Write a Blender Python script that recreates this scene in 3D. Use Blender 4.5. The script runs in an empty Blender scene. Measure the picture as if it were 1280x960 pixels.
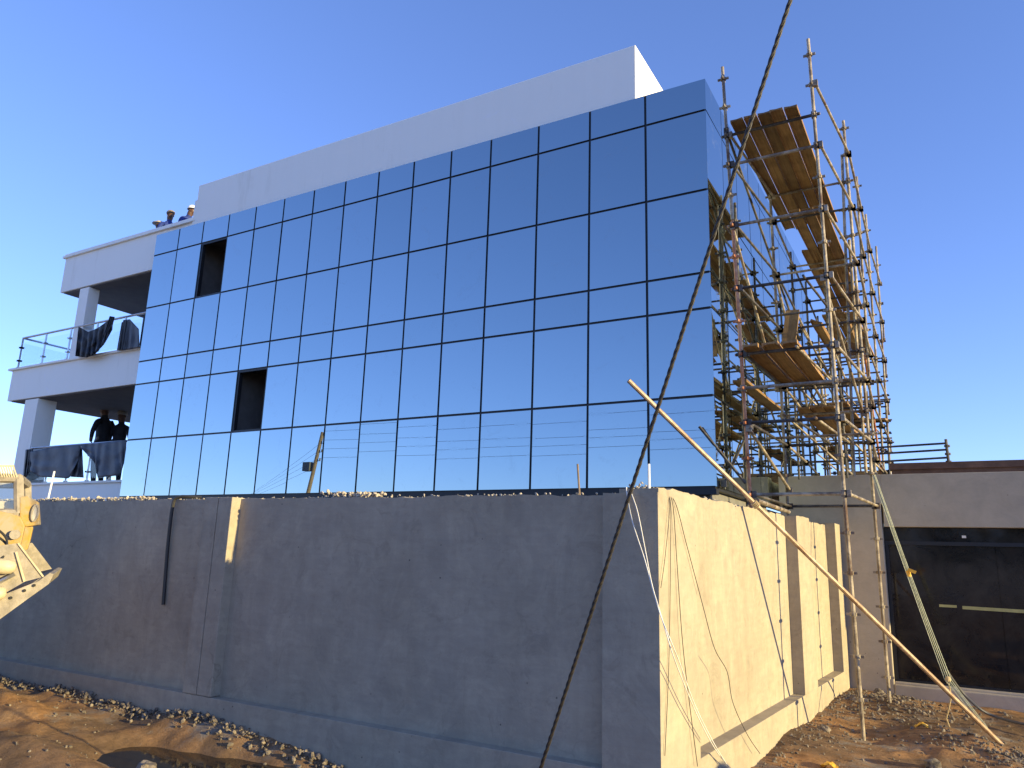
import bpy, bmesh, math, random
import numpy as np
from mathutils import Vector, Matrix, noise as mnoise

# ---------------------------------------------------------------- camera, sky, sun, exposure
S = bpy.context.scene
COL = S.collection
FPX = 940.0
EYE = Vector((0.0, 0.0, 2.06))
def _rot(v):
    v = np.array(v); a = np.linalg.norm(v); k = v / a
    K = np.array([[0, -k[2], k[1]], [k[2], 0, -k[0]], [-k[1], k[0], 0]])
    return np.eye(3) + math.sin(a) * K + (1 - math.cos(a)) * K @ K
RM = np.array([[1, 0, 0], [0, 0, -1], [0, 1, 0.]]) @ _rot((-0.2244658, -0.02845843, -0.52289156))
cam_d = bpy.data.cameras.new('camera')
cam_d.sensor_width = 36.0
cam_d.lens = 36.0 * FPX / 1280.0
cam_d.clip_start = 0.05
cam_d.clip_end = 6000
cam = bpy.data.objects.new('camera', cam_d)
COL.objects.link(cam)
_m = np.stack([RM[0], -RM[1], -RM[2]], 1)
cam.matrix_world = Matrix.Translation(EYE) @ Matrix([list(r) for r in _m]).to_4x4()
S.camera = cam

SUN_EL = math.radians(9.0)
SUN_AZ = math.radians(90.0 - 0.6)          # from +Y towards +X
sun_dir = Vector((math.sin(SUN_AZ) * math.cos(SUN_EL), math.cos(SUN_AZ) * math.cos(SUN_EL), math.sin(SUN_EL)))
sun_d = bpy.data.lights.new('sun', 'SUN')
sun_d.energy = 4.0
sun_d.angle = math.radians(0.5)
sun_d.color = (1.0, 0.80, 0.37)
sun = bpy.data.objects.new('sun', sun_d)
sun.rotation_euler = sun_dir.to_track_quat('Z', 'Y').to_euler()
sun.location = (40, 0, 20)
COL.objects.link(sun)

W = bpy.data.worlds.new('World')
S.world = W
W.use_nodes = True
nt = W.node_tree
nt.nodes.clear()
sky = nt.nodes.new('ShaderNodeTexSky')
sky.sky_type = 'NISHITA'
sky.sun_disc = False
sky.sun_elevation = SUN_EL
sky.sun_rotation = SUN_AZ
sky.altitude = 2000
sky.air_density = 1.0
sky.dust_density = 0.2
sky.ozone_density = 2.5
bg = nt.nodes.new('ShaderNodeBackground')
bg.inputs['Strength'].default_value = 0.15
wo = nt.nodes.new('ShaderNodeOutputWorld')
wb = nt.nodes.new('ShaderNodeMix'); wb.data_type = 'RGBA'; wb.blend_type = 'MULTIPLY'
wb.inputs[0].default_value = 1.0; wb.inputs[7].default_value = (.95, .99, 1.42, 1)      # camera white balance: a cooler, deeper blue
gm = nt.nodes.new('ShaderNodeGamma'); gm.inputs['Gamma'].default_value = .85          # softer contrast between zenith and horizon
nt.links.new(sky.outputs['Color'], gm.inputs['Color']); nt.links.new(gm.outputs['Color'], wb.inputs[6]); nt.links.new(wb.outputs[2], bg.inputs['Color'])
nt.links.new(bg.outputs['Background'], wo.inputs['Surface'])

S.view_settings.view_transform = 'Standard'
S.view_settings.look = 'None'
S.view_settings.gamma = 1.0
S.view_settings.use_curve_mapping = False
S.view_settings.exposure = 1.2
S.render.engine = 'CYCLES'
S.cycles.max_bounces = 8
S.cycles.use_denoising = True

# ---------------------------------------------------------------- helpers
def ray(x, y):
    return Vector(RM.T @ np.array([(x - 640) / FPX, (y - 480) / FPX, 1.0]))
def on(x, y, p0, n):
    d = ray(x, y); n = Vector(n)
    return EYE + d * ((Vector(p0) - EYE).dot(n) / d.dot(n))
def aty(x, y, Y): return on(x, y, (0, Y, 0), (0, 1, 0))
def atx(x, y, X): return on(x, y, (X, 0, 0), (1, 0, 0))
def atz(x, y, Z): return on(x, y, (0, 0, Z), (0, 0, 1))

OFF = {}
def base_of(o):
    while o is not None:
        if o.name in OFF: return OFF[o.name]
        o = o.parent
    return Vector((0, 0, 0))
def tag(o, label=None, cat=None, group=None, kind=None):
    if label: o['label'] = label
    if cat: o['category'] = cat
    if group: o['group'] = group
    if kind: o['kind'] = kind
    return o
def thing(name, label, cat, loc=(0, 0, 0), group=None):
    o = bpy.data.objects.new(name, None)
    o.empty_display_size = 0.2
    o.location = loc
    COL.objects.link(o)
    OFF[o.name] = Vector(loc)
    return tag(o, label, cat, group)

class MB:
    """collects shapes in world coordinates; build() links them as one mesh object"""
    def __init__(s): s.v = []; s.f = []; s.mi = []
    def add(s, vs, fs, mi=0):
        n = len(s.v)
        s.v.extend([tuple(v) for v in vs])
        s.f.extend([tuple(n + i for i in f) for f in fs])
        s.mi.extend([mi] * len(fs))
        return s
    def box(s, a, b, mi=0):
        x0, x1 = sorted((a[0], b[0])); y0, y1 = sorted((a[1], b[1])); z0, z1 = sorted((a[2], b[2]))
        vs = [(x0, y0, z0), (x1, y0, z0), (x1, y1, z0), (x0, y1, z0), (x0, y0, z1), (x1, y0, z1), (x1, y1, z1), (x0, y1, z1)]
        return s.add(vs, [(0, 3, 2, 1), (4, 5, 6, 7), (0, 1, 5, 4), (1, 2, 6, 5), (2, 3, 7, 6), (3, 0, 4, 7)], mi)
    def obox(s, c, ax, ay, az, mi=0):
        """oriented box: centre and three half-axis vectors"""
        c = Vector(c); ax = Vector(ax); ay = Vector(ay); az = Vector(az)
        vs = [c + i * ax + j * ay + k * az for k in (-1, 1) for (i, j) in ((-1, -1), (1, -1), (1, 1), (-1, 1))]
        fs = [(0, 3, 2, 1), (4, 5, 6, 7), (0, 1, 5, 4), (1, 2, 6, 5), (2, 3, 7, 6), (3, 0, 4, 7)]
        return s.add(vs, fs, mi)
    def tube(s, pts, r, seg=8, mi=0, cap=True):
        pts = [Vector(p) for p in pts]
        rs = r if isinstance(r, (list, tuple)) else [r] * len(pts)
        n = len(s.v); up = None
        for i, p in enumerate(pts):
            t = (pts[min(i + 1, len(pts) - 1)] - pts[max(i - 1, 0)]).normalized()
            if up is None:
                up = Vector((0, 0, 1)) if abs(t.z) < .9 else Vector((1, 0, 0))
            a = (up - t * up.dot(t)).normalized(); b = t.cross(a); up = a
            for k in range(seg):
                an = 2 * math.pi * k / seg
                s.v.append(tuple(p + (a * math.cos(an) + b * math.sin(an)) * rs[i]))
        for i in range(len(pts) - 1):
            for k in range(seg):
                s.f.append((n + i * seg + k, n + i * seg + (k + 1) % seg, n + (i + 1) * seg + (k + 1) % seg, n + (i + 1) * seg + k)); s.mi.append(mi)
        if cap:
            s.f.append(tuple(n + k for k in range(seg))[::-1]); s.mi.append(mi)
            s.f.append(tuple(n + (len(pts) - 1) * seg + k for k in range(seg))); s.mi.append(mi)
        return s
    def prism(s, poly, d, mi=0):
        """polygon (3-D points) extruded along vector d"""
        d = Vector(d); n = len(poly)
        vs = [Vector(p) for p in poly] + [Vector(p) + d for p in poly]
        fs = [tuple(range(n))[::-1], tuple(range(n, 2 * n))] + [(i, (i + 1) % n, n + (i + 1) % n, n + i) for i in range(n)]
        return s.add(vs, fs, mi)
    def ball(s, c, r, seg=8, rings=5, mi=0, sc=(1, 1, 1)):
        c = Vector(c); n = len(s.v)
        for i in range(rings + 1):
            th = math.pi * i / rings
            for k in range(seg):
                ph = 2 * math.pi * k / seg
                s.v.append((c.x + r * sc[0] * math.sin(th) * math.cos(ph), c.y + r * sc[1] * math.sin(th) * math.sin(ph), c.z + r * sc[2] * math.cos(th)))
        for i in range(rings):
            for k in range(seg):
                s.f.append((n + i * seg + k, n + (i + 1) * seg + k, n + (i + 1) * seg + (k + 1) % seg, n + i * seg + (k + 1) % seg)); s.mi.append(mi)
        return s
    def build(s, name, mat, parent=None, smooth=False, bevel=0):
        me = bpy.data.meshes.new(name)
        off = base_of(parent) if parent else Vector((0, 0, 0))
        me.from_pydata([(v[0] - off.x, v[1] - off.y, v[2] - off.z) for v in s.v], [], s.f)
        mats = mat if isinstance(mat, (list, tuple)) else [mat]
        for m in mats: me.materials.append(m)
        if len(mats) > 1: me.polygons.foreach_set('material_index', s.mi)
        bm = bmesh.new(); bm.from_mesh(me)
        bmesh.ops.recalc_face_normals(bm, faces=bm.faces)
        if bevel: bmesh.ops.bevel(bm, geom=list(bm.edges), offset=bevel, segments=2, affect='EDGES', profile=.6)
        bm.to_mesh(me); bm.free()
        if smooth:
            me.polygons.foreach_set('use_smooth', [True] * len(me.polygons))
        me.update()
        o = bpy.data.objects.new(name, me)
        COL.objects.link(o)
        if parent: o.parent = parent
        return o

# ---------------------------------------------------------------- materials
def mat_new(name):
    m = bpy.data.materials.new(name); m.use_nodes = True
    n = m.node_tree.nodes; l = m.node_tree.links
    return m, n, l, n['Principled BSDF']
def noise_node(n, l, scale, detail=6, rough=.6, vec=None, stretch=None, dist=0):
    t = n.new('ShaderNodeTexNoise'); t.inputs['Scale'].default_value = scale
    t.inputs['Detail'].default_value = detail; t.inputs['Roughness'].default_value = rough
    t.inputs['Distortion'].default_value = dist
    if vec is None:
        g = n.new('ShaderNodeNewGeometry'); vec = g.outputs['Position']
    if stretch:
        mp = n.new('ShaderNodeMapping'); mp.inputs['Scale'].default_value = stretch
        l.new(vec, mp.inputs['Vector']); vec = mp.outputs['Vector']
    l.new(vec, t.inputs['Vector'])
    return t.outputs['Fac']
def ramp(n, l, fac, stops):
    r = n.new('ShaderNodeValToRGB')
    e = r.color_ramp.elements
    while len(e) > 2: e.remove(e[-1])
    for i, (p, c) in enumerate(stops):
        if i > 1: e.new(p)
        e[i].position = p; e[i].color = (*c, 1) if len(c) == 3 else c
    l.new(fac, r.inputs['Fac'])
    return r.outputs['Color']
def mixc(n, l, a, b, fac, mode='MIX'):
    m = n.new('ShaderNodeMix'); m.data_type = 'RGBA'; m.blend_type = mode
    for sck, v in ((m.inputs[6], a), (m.inputs[7], b)):
        if hasattr(v, 'is_linked'): l.new(v, sck)
        else: sck.default_value = (*v, 1)
    if hasattr(fac, 'is_linked'): l.new(fac, m.inputs[0])
    else: m.inputs[0].default_value = fac
    return m.outputs[2]
def bump(n, l, b, h, strength, dist=.02, prev=None):
    bp = n.new('ShaderNodeBump'); bp.inputs['Strength'].default_value = strength; bp.inputs['Distance'].default_value = dist
    l.new(h, bp.inputs['Height'])
    if prev is not None: l.new(prev, bp.inputs['Normal'])
    l.new(bp.outputs['Normal'], b.inputs['Normal'])
    return bp.outputs['Normal']
def m_plain(name, col, rough=.6, metal=0, var=.15, scale=6, bmp=0.05):
    m, n, l, b = mat_new(name)
    f = noise_node(n, l, scale)
    lo = tuple(c * (1 - var) for c in col); hi = tuple(min(1, c * (1 + var)) for c in col)
    l.new(ramp(n, l, f, [(.3, lo), (.7, hi)]), b.inputs['Base Color'])
    b.inputs['Roughness'].default_value = rough; b.inputs['Metallic'].default_value = metal
    if bmp: bump(n, l, b, noise_node(n, l, scale * 8), bmp, .01)
    return m
def m_plaster(name, dark, light, streak=True, pits=True, rough=.9):
    m, n, l, b = mat_new(name)
    big = noise_node(n, l, .55, 7, .65)
    c = ramp(n, l, big, [(.3, dark), (.72, light)])
    mid = noise_node(n, l, 3.2, 8, .7, dist=.6)
    c = mixc(n, l, c, ramp(n, l, mid, [(.35, (.82, .82, .83)), (.65, (1.04, 1.035, 1.02))]), .7, 'MULTIPLY')
    if streak:
        st = noise_node(n, l, 1.0, 5, .6, stretch=(7, 7, .5))
        c = mixc(n, l, c, ramp(n, l, st, [(.36, (.88, .87, .86)), (.58, (1, 1, 1))]), .5, 'MULTIPLY')
        tr = noise_node(n, l, 1.0, 3, .5, stretch=(3.2, 3.2, 22))
        c = mixc(n, l, c, ramp(n, l, tr, [(.4, (.93, .93, .94)), (.6, (1.03, 1.03, 1.02))]), .5, 'MULTIPLY')
    if streak:
        pa = noise_node(n, l, 1.1, 10, .78, dist=2.2)
        c = mixc(n, l, c, ramp(n, l, pa, [(.50, (1, 1, 1)), (.53, (1.09, 1.085, 1.07))]), .8, 'MULTIPLY')
        pb = noise_node(n, l, 2.6, 9, .8, dist=1.2)
        c = mixc(n, l, c, ramp(n, l, pb, [(.40, (.86, .86, .86)), (.45, (1, 1, 1))]), .8, 'MULTIPLY')
        cr = n.new('ShaderNodeTexVoronoi'); cr.feature = 'DISTANCE_TO_EDGE'; cr.inputs['Scale'].default_value = .55
        gc = n.new('ShaderNodeNewGeometry'); dn = n.new('ShaderNodeMix'); dn.data_type = 'VECTOR'; dn.inputs[0].default_value = .35
        nz = n.new('ShaderNodeTexNoise'); nz.inputs['Scale'].default_value = 2.2; nz.inputs['Detail'].default_value = 6
        l.new(gc.outputs['Position'], nz.inputs['Vector']); l.new(gc.outputs['Position'], dn.inputs[4]); l.new(nz.outputs['Color'], dn.inputs[5])
        l.new(dn.outputs[1], cr.inputs['Vector'])
        ck = ramp(n, l, cr.outputs['Distance'], [(.0, (.76, .75, .74)), (.003, (1, 1, 1))])
        c = mixc(n, l, c, ck, ramp(n, l, noise_node(n, l, .5, 3), [(.56, (0, 0, 0)), (.66, (1, 1, 1))]), 'MULTIPLY')
    if pits:
        v = n.new('ShaderNodeTexVoronoi'); v.inputs['Scale'].default_value = 6.5
        g = n.new('ShaderNodeNewGeometry'); l.new(g.outputs['Position'], v.inputs['Vector'])
        pc = ramp(n, l, v.outputs['Distance'], [(.035, (.35, .35, .36)), (.07, (1, 1, 1))])
        c = mixc(n, l, c, pc, ramp(n, l, noise_node(n, l, 1.3, 3), [(.50, (0, 0, 0)), (.56, (1, 1, 1))]), 'MULTIPLY')
    l.new(c, b.inputs['Base Color'])
    b.inputs['Roughness'].default_value = rough
    b.inputs['Specular IOR Level'].default_value = .25
    p = bump(n, l, b, noise_node(n, l, 5, 8, .7), .35, .03)
    bump(n, l, b, noise_node(n, l, 70, 5, .7), .3, .006, p)
    return m
def m_tube(name, base, rust, light, k=.5):
    m, n, l, b = mat_new(name)
    f = noise_node(n, l, 3.0, 7, .75, dist=.5)
    c = ramp(n, l, f, [(.36, rust), (.48, base), (.60, light)])
    l.new(c, b.inputs['Base Color'])
    b.inputs['Roughness'].default_value = .55; b.inputs['Metallic'].default_value = .25
    bump(n, l, b, noise_node(n, l, 40, 4), .25, .004)
    return m
def m_wood(name, a, c2, axis=1):
    m, n, l, b = mat_new(name)
    st = [26, 26, 26]; st[axis] = 1.2
    f = noise_node(n, l, 1, 8, .65, stretch=tuple(st), dist=.8)
    oi = n.new('ShaderNodeObjectInfo')
    c = ramp(n, l, f, [(.3, a), (.7, c2)])
    c = mixc(n, l, c, ramp(n, l, oi.outputs['Random'], [(0, (.62, .6, .58)), (1, (1.15, 1.1, 1.0))]), 1, 'MULTIPLY')
    c = mixc(n, l, c, ramp(n, l, noise_node(n, l, 2.3, 6), [(.4, (.62, .6, .58)), (.58, (1, 1, 1))]), .75, 'MULTIPLY')
    l.new(c, b.inputs['Base Color']); b.inputs['Roughness'].default_value = .85
    bump(n, l, b, f, .5, .006)
    return m
def m_white():
    m, n, l, b = mat_new('white_paint')
    st = noise_node(n, l, 1.0, 5, .6, stretch=(5, 5, .4))
    c = ramp(n, l, st, [(.34, (.90, .888, .815)), (.6, (.91, .90, .83))])
    dr = noise_node(n, l, 1.0, 7, .7, stretch=(2.6, 2.6, .35), dist=.4)
    c = mixc(n, l, c, ramp(n, l, dr, [(.30, (.84, .83, .80)), (.42, (1, 1, 1))]), .6, 'MULTIPLY')
    pt = noise_node(n, l, 1.7, 7, .7, dist=1.0)
    c = mixc(n, l, c, (.9, .9, .9), ramp(n, l, pt, [(.62, (0, 0, 0)), (.70, (.7, .7, .7))]))
    l.new(c, b.inputs['Base Color']); b.inputs['Roughness'].default_value = .6
    bump(n, l, b, noise_node(n, l, 30, 5, .6), .12, .006)
    return m
M = {}
M['plaster'] = m_plaster('wall_plaster', (.35, .30, .225), (.43, .372, .288))
M['lintel'] = m_plaster('lintel_plaster', (.45, .385, .29), (.55, .48, .37), streak=False)
M['white'] = m_white()
M['soffit'] = m_plaster('soffit_shade_concrete', (.10, .10, .10), (.16, .155, .15), streak=False, pits=False)  # soffit shade put into the concrete colour, shared by the ground floor walls
M['inside'] = m_plain('inside_concrete', (.16, .155, .15), .9)
M['black_frame'] = m_plain('black_frame', (.012, .013, .016), .45, 0, .1)
M['tube'] = m_tube('scaffold_steel', (.21, .175, .135), (.11, .06, .035), (.46, .39, .29))
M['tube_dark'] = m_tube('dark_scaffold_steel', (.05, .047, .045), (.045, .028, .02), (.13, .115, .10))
M['tube_red'] = m_tube('rusty_red_steel', (.42, .15, .06), (.22, .085, .04), (.55, .30, .18))
M['pole'] = m_tube('rusty_pole', (.36, .25, .17), (.20, .11, .06), (.5, .38, .28))
M['wood_y'] = m_wood('plank_wood', (.20, .115, .05), (.42, .26, .115), 1)
M['wood_z'] = m_wood('leaning_wood', (.24, .15, .07), (.46, .30, .15), 2)
M['wood_x'] = m_wood('cross_wood', (.22, .14, .07), (.42, .28, .14), 0)
M['mortar'] = m_plain('mortar_crumbs', (.46, .40, .32), .95, 0, .3, 14, .5)
M['cable'] = m_plain('cable_sheath', (.024, .020, .018), .55, 0, .4, 20, .3)
M['wire_dark'] = m_plain('dark_wire', (.03, .028, .026), .5)
M['wire_white'] = m_plain('white_wire', (.75, .73, .68), .5)
M['conduit'] = m_plain('grey_conduit', (.10, .10, .105), .5)
M['rope'] = m_plain('pale_rope', (.48, .50, .36), .8, 0, .25, 30, .3)
M['rope_tan'] = m_plain('tan_rope', (.5, .38, .2), .85, 0, .25, 30, .3)
M['yellow'] = m_plain('yellow_plastic', (.75, .42, .04), .5)
M['tape'] = m_plain('masking_tape', (.45, .42, .16), .6)
M['white_pvc'] = m_plain('white_pvc', (.78, .78, .76), .4)
M['steel'] = m_plain('railing_steel', (.5, .5, .5), .3, .85)
M['tarp'] = m_plain('dark_tarpaulin', (.035, .038, .046), .55, 0, .35, 3, .3)
M['tarp_blue'] = m_plain('blue_grey_tarpaulin', (.085, .095, .11), .55, 0, .3, 3, .3)
def m_dusty(name, paint, dust):
    m, n, l, b = mat_new(name)
    f = noise_node(n, l, 4, 8, .7, dist=.8)
    l.new(ramp(n, l, f, [(.38, paint), (.58, dust)]), b.inputs['Base Color'])
    b.inputs['Roughness'].default_value = .65
    bump(n, l, b, noise_node(n, l, 40, 5), .2, .006)
    return m
M['loader'] = m_dusty('loader_paint', (.42, .25, .045), (.36, .30, .20))
M['loader_dust'] = m_plain('dusty_steel', (.31, .27, .215), .8, 0, .35, 9, .4)
M['loader_cream'] = m_plain('dusty_cylinder', (.55, .46, .30), .5, 0, .15)
M['rubber'] = m_plain('tyre_rubber', (.03, .03, .03), .9, 0, .2, 10, .4)
M['lamp_glass'] = m_plain('lamp_lens', (.45, .42, .36), .2)
M['blue_cloth'] = m_plain('blue_workwear', (.018, .04, .20), .85, 0, .25, 9, .2)
M['dark_cloth'] = m_plain('dark_clothing', (.02, .021, .027), .85, 0, .3, 9, .2)
M['grey_cloth'] = m_plain('grey_clothing', (.25, .24, .23), .85, 0, .2, 9, .2)
M['skin'] = m_plain('skin', (.12, .06, .035), .5, 0, .1)
M['helmet'] = m_plain('white_helmet', (.85, .85, .78), .3)
M['cap'] = m_plain('tan_cap', (.26, .215, .16), .8)
M['hat'] = m_plain('straw_hat', (.42, .37, .28), .85)
M['timber_red'] = m_plain('brown_formwork', (.16, .085, .055), .8, 0, .35, 4, .3)
M['bark_pole'] = m_plain('weathered_timber_pole', (.22, .16, .11), .85, 0, .3, 8, .3)
M['tree_leaf'] = m_plain('bush_leaves', (.05, .075, .025), .7, 0, .4, 2)

# mirror glazing: blue reflective solar glass with a faint film of dust and hand marks
def m_mirror():
    m, n, l, b = mat_new('mirror_glass')
    oi = n.new('ShaderNodeObjectInfo')
    c = ramp(n, l, oi.outputs['Random'], [(0, (.36, .44, .47)), (1, (.405, .485, .515))])
    l.new(c, b.inputs['Base Color'])
    b.inputs['Metallic'].default_value = 1
    sm = noise_node(n, l, 1.1, 8, .72, dist=1.5)
    l.new(ramp(n, l, sm, [(.5, (.0, .0, .0)), (.75, (.11, .11, .11))]), b.inputs['Roughness'])
    wv = noise_node(n, l, .45, 1, .4)
    bump(n, l, b, wv, .02, .05)
    d = n.new('ShaderNodeBsdfDiffuse'); d.inputs['Color'].default_value = (.35, .38, .40, 1)
    mx = n.new('ShaderNodeMixShader')
    f = ramp(n, l, noise_node(n, l, 2.2, 9, .75, dist=1.2), [(.56, (.0, .0, .0)), (.78, (.16, .16, .16))])
    l.new(f, mx.inputs[0]); l.new(b.outputs[0], mx.inputs[1]); l.new(d.outputs[0], mx.inputs[2])
    l.new(mx.outputs[0], n['Material Output'].inputs['Surface'])
    return m
M['mirror'] = m_mirror()
def m_clear():
    m, n, l, b = mat_new('clear_glass')
    g = n.new('ShaderNodeBsdfGlossy'); g.inputs['Roughness'].default_value = .02
    t = n.new('ShaderNodeBsdfTransparent'); t.inputs['Color'].default_value = (.95, .98, .98, 1)
    mx = n.new('ShaderNodeMixShader')
    mx.inputs[0].default_value = .07; l.new(t.outputs[0], mx.inputs[1]); l.new(g.outputs[0], mx.inputs[2])
    l.new(mx.outputs[0], n['Material Output'].inputs['Surface'])
    return m
M['clear'] = m_clear()
def m_gate():
    m, n, l, b = mat_new('gate_sheet')
    f = noise_node(n, l, 2.0, 7, .7, dist=1)
    l.new(ramp(n, l, f, [(.4, (.010, .010, .012)), (.7, (.03, .028, .026))]), b.inputs['Base Color'])
    l.new(ramp(n, l, noise_node(n, l, 1.5, 6), [(.4, (.03, .03, .03)), (.7, (.20, .20, .20))]), b.inputs['Roughness'])
    bump(n, l, b, noise_node(n, l, 1.2, 2), .04, .05)
    return m
M['gate'] = m_gate()
def m_dirt():
    m, n, l, b = mat_new('dirt_ground')
    big = noise_node(n, l, .45, 6, .6)
    c = ramp(n, l, big, [(.30, (.13, .09, .063)), (.46, (.28, .18, .105)), (.58, (.42, .235, .11)), (.78, (.46, .36, .26))])
    fine = noise_node(n, l, 5, 9, .75)
    c = mixc(n, l, c, ramp(n, l, fine, [(.32, (.5, .48, .46)), (.68, (1.2, 1.16, 1.1))]), .9, 'MULTIPLY')
    gr = noise_node(n, l, 1.3, 8, .7)
    c = mixc(n, l, c, (.30, .27, .23), ramp(n, l, gr, [(.54, (0, 0, 0)), (.64, (.75, .75, .75))]))
    gg = n.new('ShaderNodeNewGeometry'); vl = n.new('ShaderNodeVectorMath'); vl.operation = 'LENGTH'; l.new(gg.outputs['Position'], vl.inputs[0])
    mr = n.new('ShaderNodeMapRange'); mr.inputs['From Min'].default_value = 16; mr.inputs['From Max'].default_value = 40; l.new(vl.outputs['Value'], mr.inputs['Value'])
    bounce_ground = ramp(n, l, noise_node(n, l, .08, 6), [(.35, (.46, .37, .27)), (.65, (.60, .50, .38))])     # unseen far ground made pale to bounce warm fill onto shaded fronts
    c = mixc(n, l, c, bounce_ground, mr.outputs['Result'])
    l.new(c, b.inputs['Base Color']); b.inputs['Roughness'].default_value = .95
    b.inputs['Specular IOR Level'].default_value = .2
    p = bump(n, l, b, noise_node(n, l, 9, 9, .75), .9, .05)
    bump(n, l, b, noise_node(n, l, 60, 5, .75), .7, .015, p)
    return m
M['dirt'] = m_dirt()
M['stone'] = m_plain('broken_stone', (.17, .14, .11), .95, 0, .65, 11, .5)
M['hill'] = m_plain('hill_scrub', (.032, .042, .030), .95, 0, .4, .03, 0)
def m_water():
    m, n, l, b = mat_new('muddy_water')
    b.inputs['Base Color'].default_value = (.03, .024, .018, 1); b.inputs['Roughness'].default_value = .06
    b.inputs['IOR'].default_value = 1.33
    bump(n, l, b, noise_node(n, l, 3, 3), .05, .02)
    return m
M['water'] = m_water()

# ---------------------------------------------------------------- ground, hill, puddle
rng = np.random.default_rng(7)
_TB = {}
def fbm(x, y, octs, seed=0):
    """value noise, numpy"""
    out = np.zeros_like(x); amp = 1.0; tot = 0
    for o in range(octs):
        T = _TB.get(seed + o * 17)
        if T is None: T = _TB[seed + o * 17] = np.random.default_rng(seed + o * 17).random((257, 257))
        xf = x * 2 ** o + 31.7 * o; yf = y * 2 ** o + 13.1 * o
        xi = np.floor(xf).astype(int); yi = np.floor(yf).astype(int)
        u = xf - xi; v = yf - yi
        u = u * u * (3 - 2 * u); v = v * v * (3 - 2 * v)
        g = lambda a, b_: T[a % 256, b_ % 256]
        out += amp * ((g(xi, yi) * (1 - u) + g(xi + 1, yi) * u) * (1 - v) + (g(xi, yi + 1) * (1 - u) + g(xi + 1, yi + 1) * u) * v)
        tot += amp; amp *= .5
    return out / tot - .5
def bumpf(x, y, cx, cy, rx, ry, h):
    d = ((x - cx) / rx) ** 2 + ((y - cy) / ry) ** 2
    return h * np.exp(-d * 1.2)
def rw_x(y): return -2.125 + .053 * (y - 6.12)          # outer face of the side wall
def ground_h(x, y):
    x = np.asarray(x, float); y = np.asarray(y, float)
    near = np.exp(-((x + 3) ** 2 / 400 + (y - 7) ** 2 / 250))
    h = fbm(x * .7, y * .7, 5, 3) * .16 * near + fbm(x * 4, y * 4, 5, 11) * .06 * near
    mx_ = x + .28; h += (.11 + .18 * fbm(x * 2.3, y * 2.3, 4, 77)) * np.exp(-((y - 10.75) / .85) ** 2) * np.where(mx_ < 0, np.exp(-(mx_ / .42) ** 2), np.exp(-(mx_ / 1.25) ** 2))       # mound at the foot of the pole
    h += bumpf(x, y, -1.0, 13.2, .7, .8, .10)                                             # rubble by the pier
    rough_ = .35 * np.exp(-((y - 6.05) / .15) ** 2) * (x < -2.4) + .45 * np.exp(-((x - .1) / 1.5) ** 2 - ((y - 10.8) / 1.2) ** 2) + .5 * np.exp(-((x + 1.0) / .8) ** 2 - ((y - 13) / 1.0) ** 2)
    h += rough_ * (fbm(x * 9, y * 9, 4, 91) * .12 + np.abs(fbm(x * 3.1, y * 3.1, 3, 97)) * .10)
    rwd = x - rw_x(y)
    h += np.where((rwd > -.3) & (y > 5.8), .05 * np.exp(-(rwd / .42) ** 2), 0)              # bank along the side wall
    h += np.where((x < -2.0) & (y < 6.4), .10 * np.exp(-((y - 6.08) / .25) ** 2), 0) * (0.6 + 1.2 * (fbm(x * 1.7, y * .3, 3, 5) + .5)) * np.clip((-x - 4) / 2, .2, 1)
    h += bumpf(x, y, -7.9, 4.40, 1.2, .36, .22)
    h += .30 * np.clip((-7.9 - x) / 2.6, 0, 1) * np.exp(-((y - 5.25) / .42) ** 2) * np.clip((x + 16) / 3, 0, 1) * (1 + 1.2 * fbm(x * 2.5, y * 2.5, 3, 61))  # bank added on the left, sloped so the low sun brightens the soil
    tp = np.clip(((x + 7.35) * 2.35 + (y - 5.28) * .5) / (2.35 ** 2 + .5 ** 2), 0, 1.5); h -= .18 * np.exp(-(((x + 7.35 - tp * 2.35) ** 2 + (y - 5.36 - tp * .42) ** 2) / .50 ** 2) ** 1.5)
    h -= .17 * np.clip(x - .0, 0, 3.5) * np.exp(-((y - 11.0) / 1.9) ** 4) # fall of the ground on the right shaped to catch the low sun
    h += bumpf(x, y, 3.4, 3.9, 1.5, 1.2, 1.45) + bumpf(x, y, 4.6, 7.6, 1.3, 1.0, 1.32) + bumpf(x, y, 5.0, 8.9, 1.1, .6, 1.0)  # spoil heaps beside the camera
    h += bumpf(x, y, -3.2, 3.2, 1.2, .6, .25)
    far = np.clip((np.hypot(x, y) - 60) / 300, 0, 1)
    h += far * fbm(x * .004, y * .004, 4, 21) * 14 - far * 1.0
    return h
def axis(lo, hi, step, ext):
    a = list(np.arange(lo, hi + 1e-6, step))
    d = step; p = hi
    while p < ext: d *= 1.22; p += d; a.append(p)
    d = step; p = lo
    while p > -ext: d *= 1.22; p -= d; a.insert(0, p)
    return np.array(a)
ax = axis(-14, 3.0, .055, 3500); ay = axis(3.2, 14.6, .055, 3500)
XX, YY = np.meshgrid(ax, ay, indexing='ij')
ZZ = ground_h(XX, YY)
nx, ny = len(ax), len(ay)
idx = np.arange(nx * ny).reshape(nx, ny)
fs = np.stack([idx[:-1, :-1], idx[1:, :-1], idx[1:, 1:], idx[:-1, 1:]], -1).reshape(-1, 4)
me = bpy.data.meshes.new('ground')
me.vertices.add(nx * ny); me.vertices.foreach_set('co', np.stack([XX, YY, ZZ], -1).ravel())
me.loops.add(fs.size); me.loops.foreach_set('vertex_index', fs.ravel())
me.polygons.add(len(fs)); me.polygons.foreach_set('loop_start', np.arange(0, fs.size, 4)); me.polygons.foreach_set('loop_total', np.full(len(fs), 4))
me.polygons.foreach_set('use_smooth', np.ones(len(fs), bool))
me.materials.append(M['dirt']); me.update(calc_edges=True); me.validate()
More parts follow.
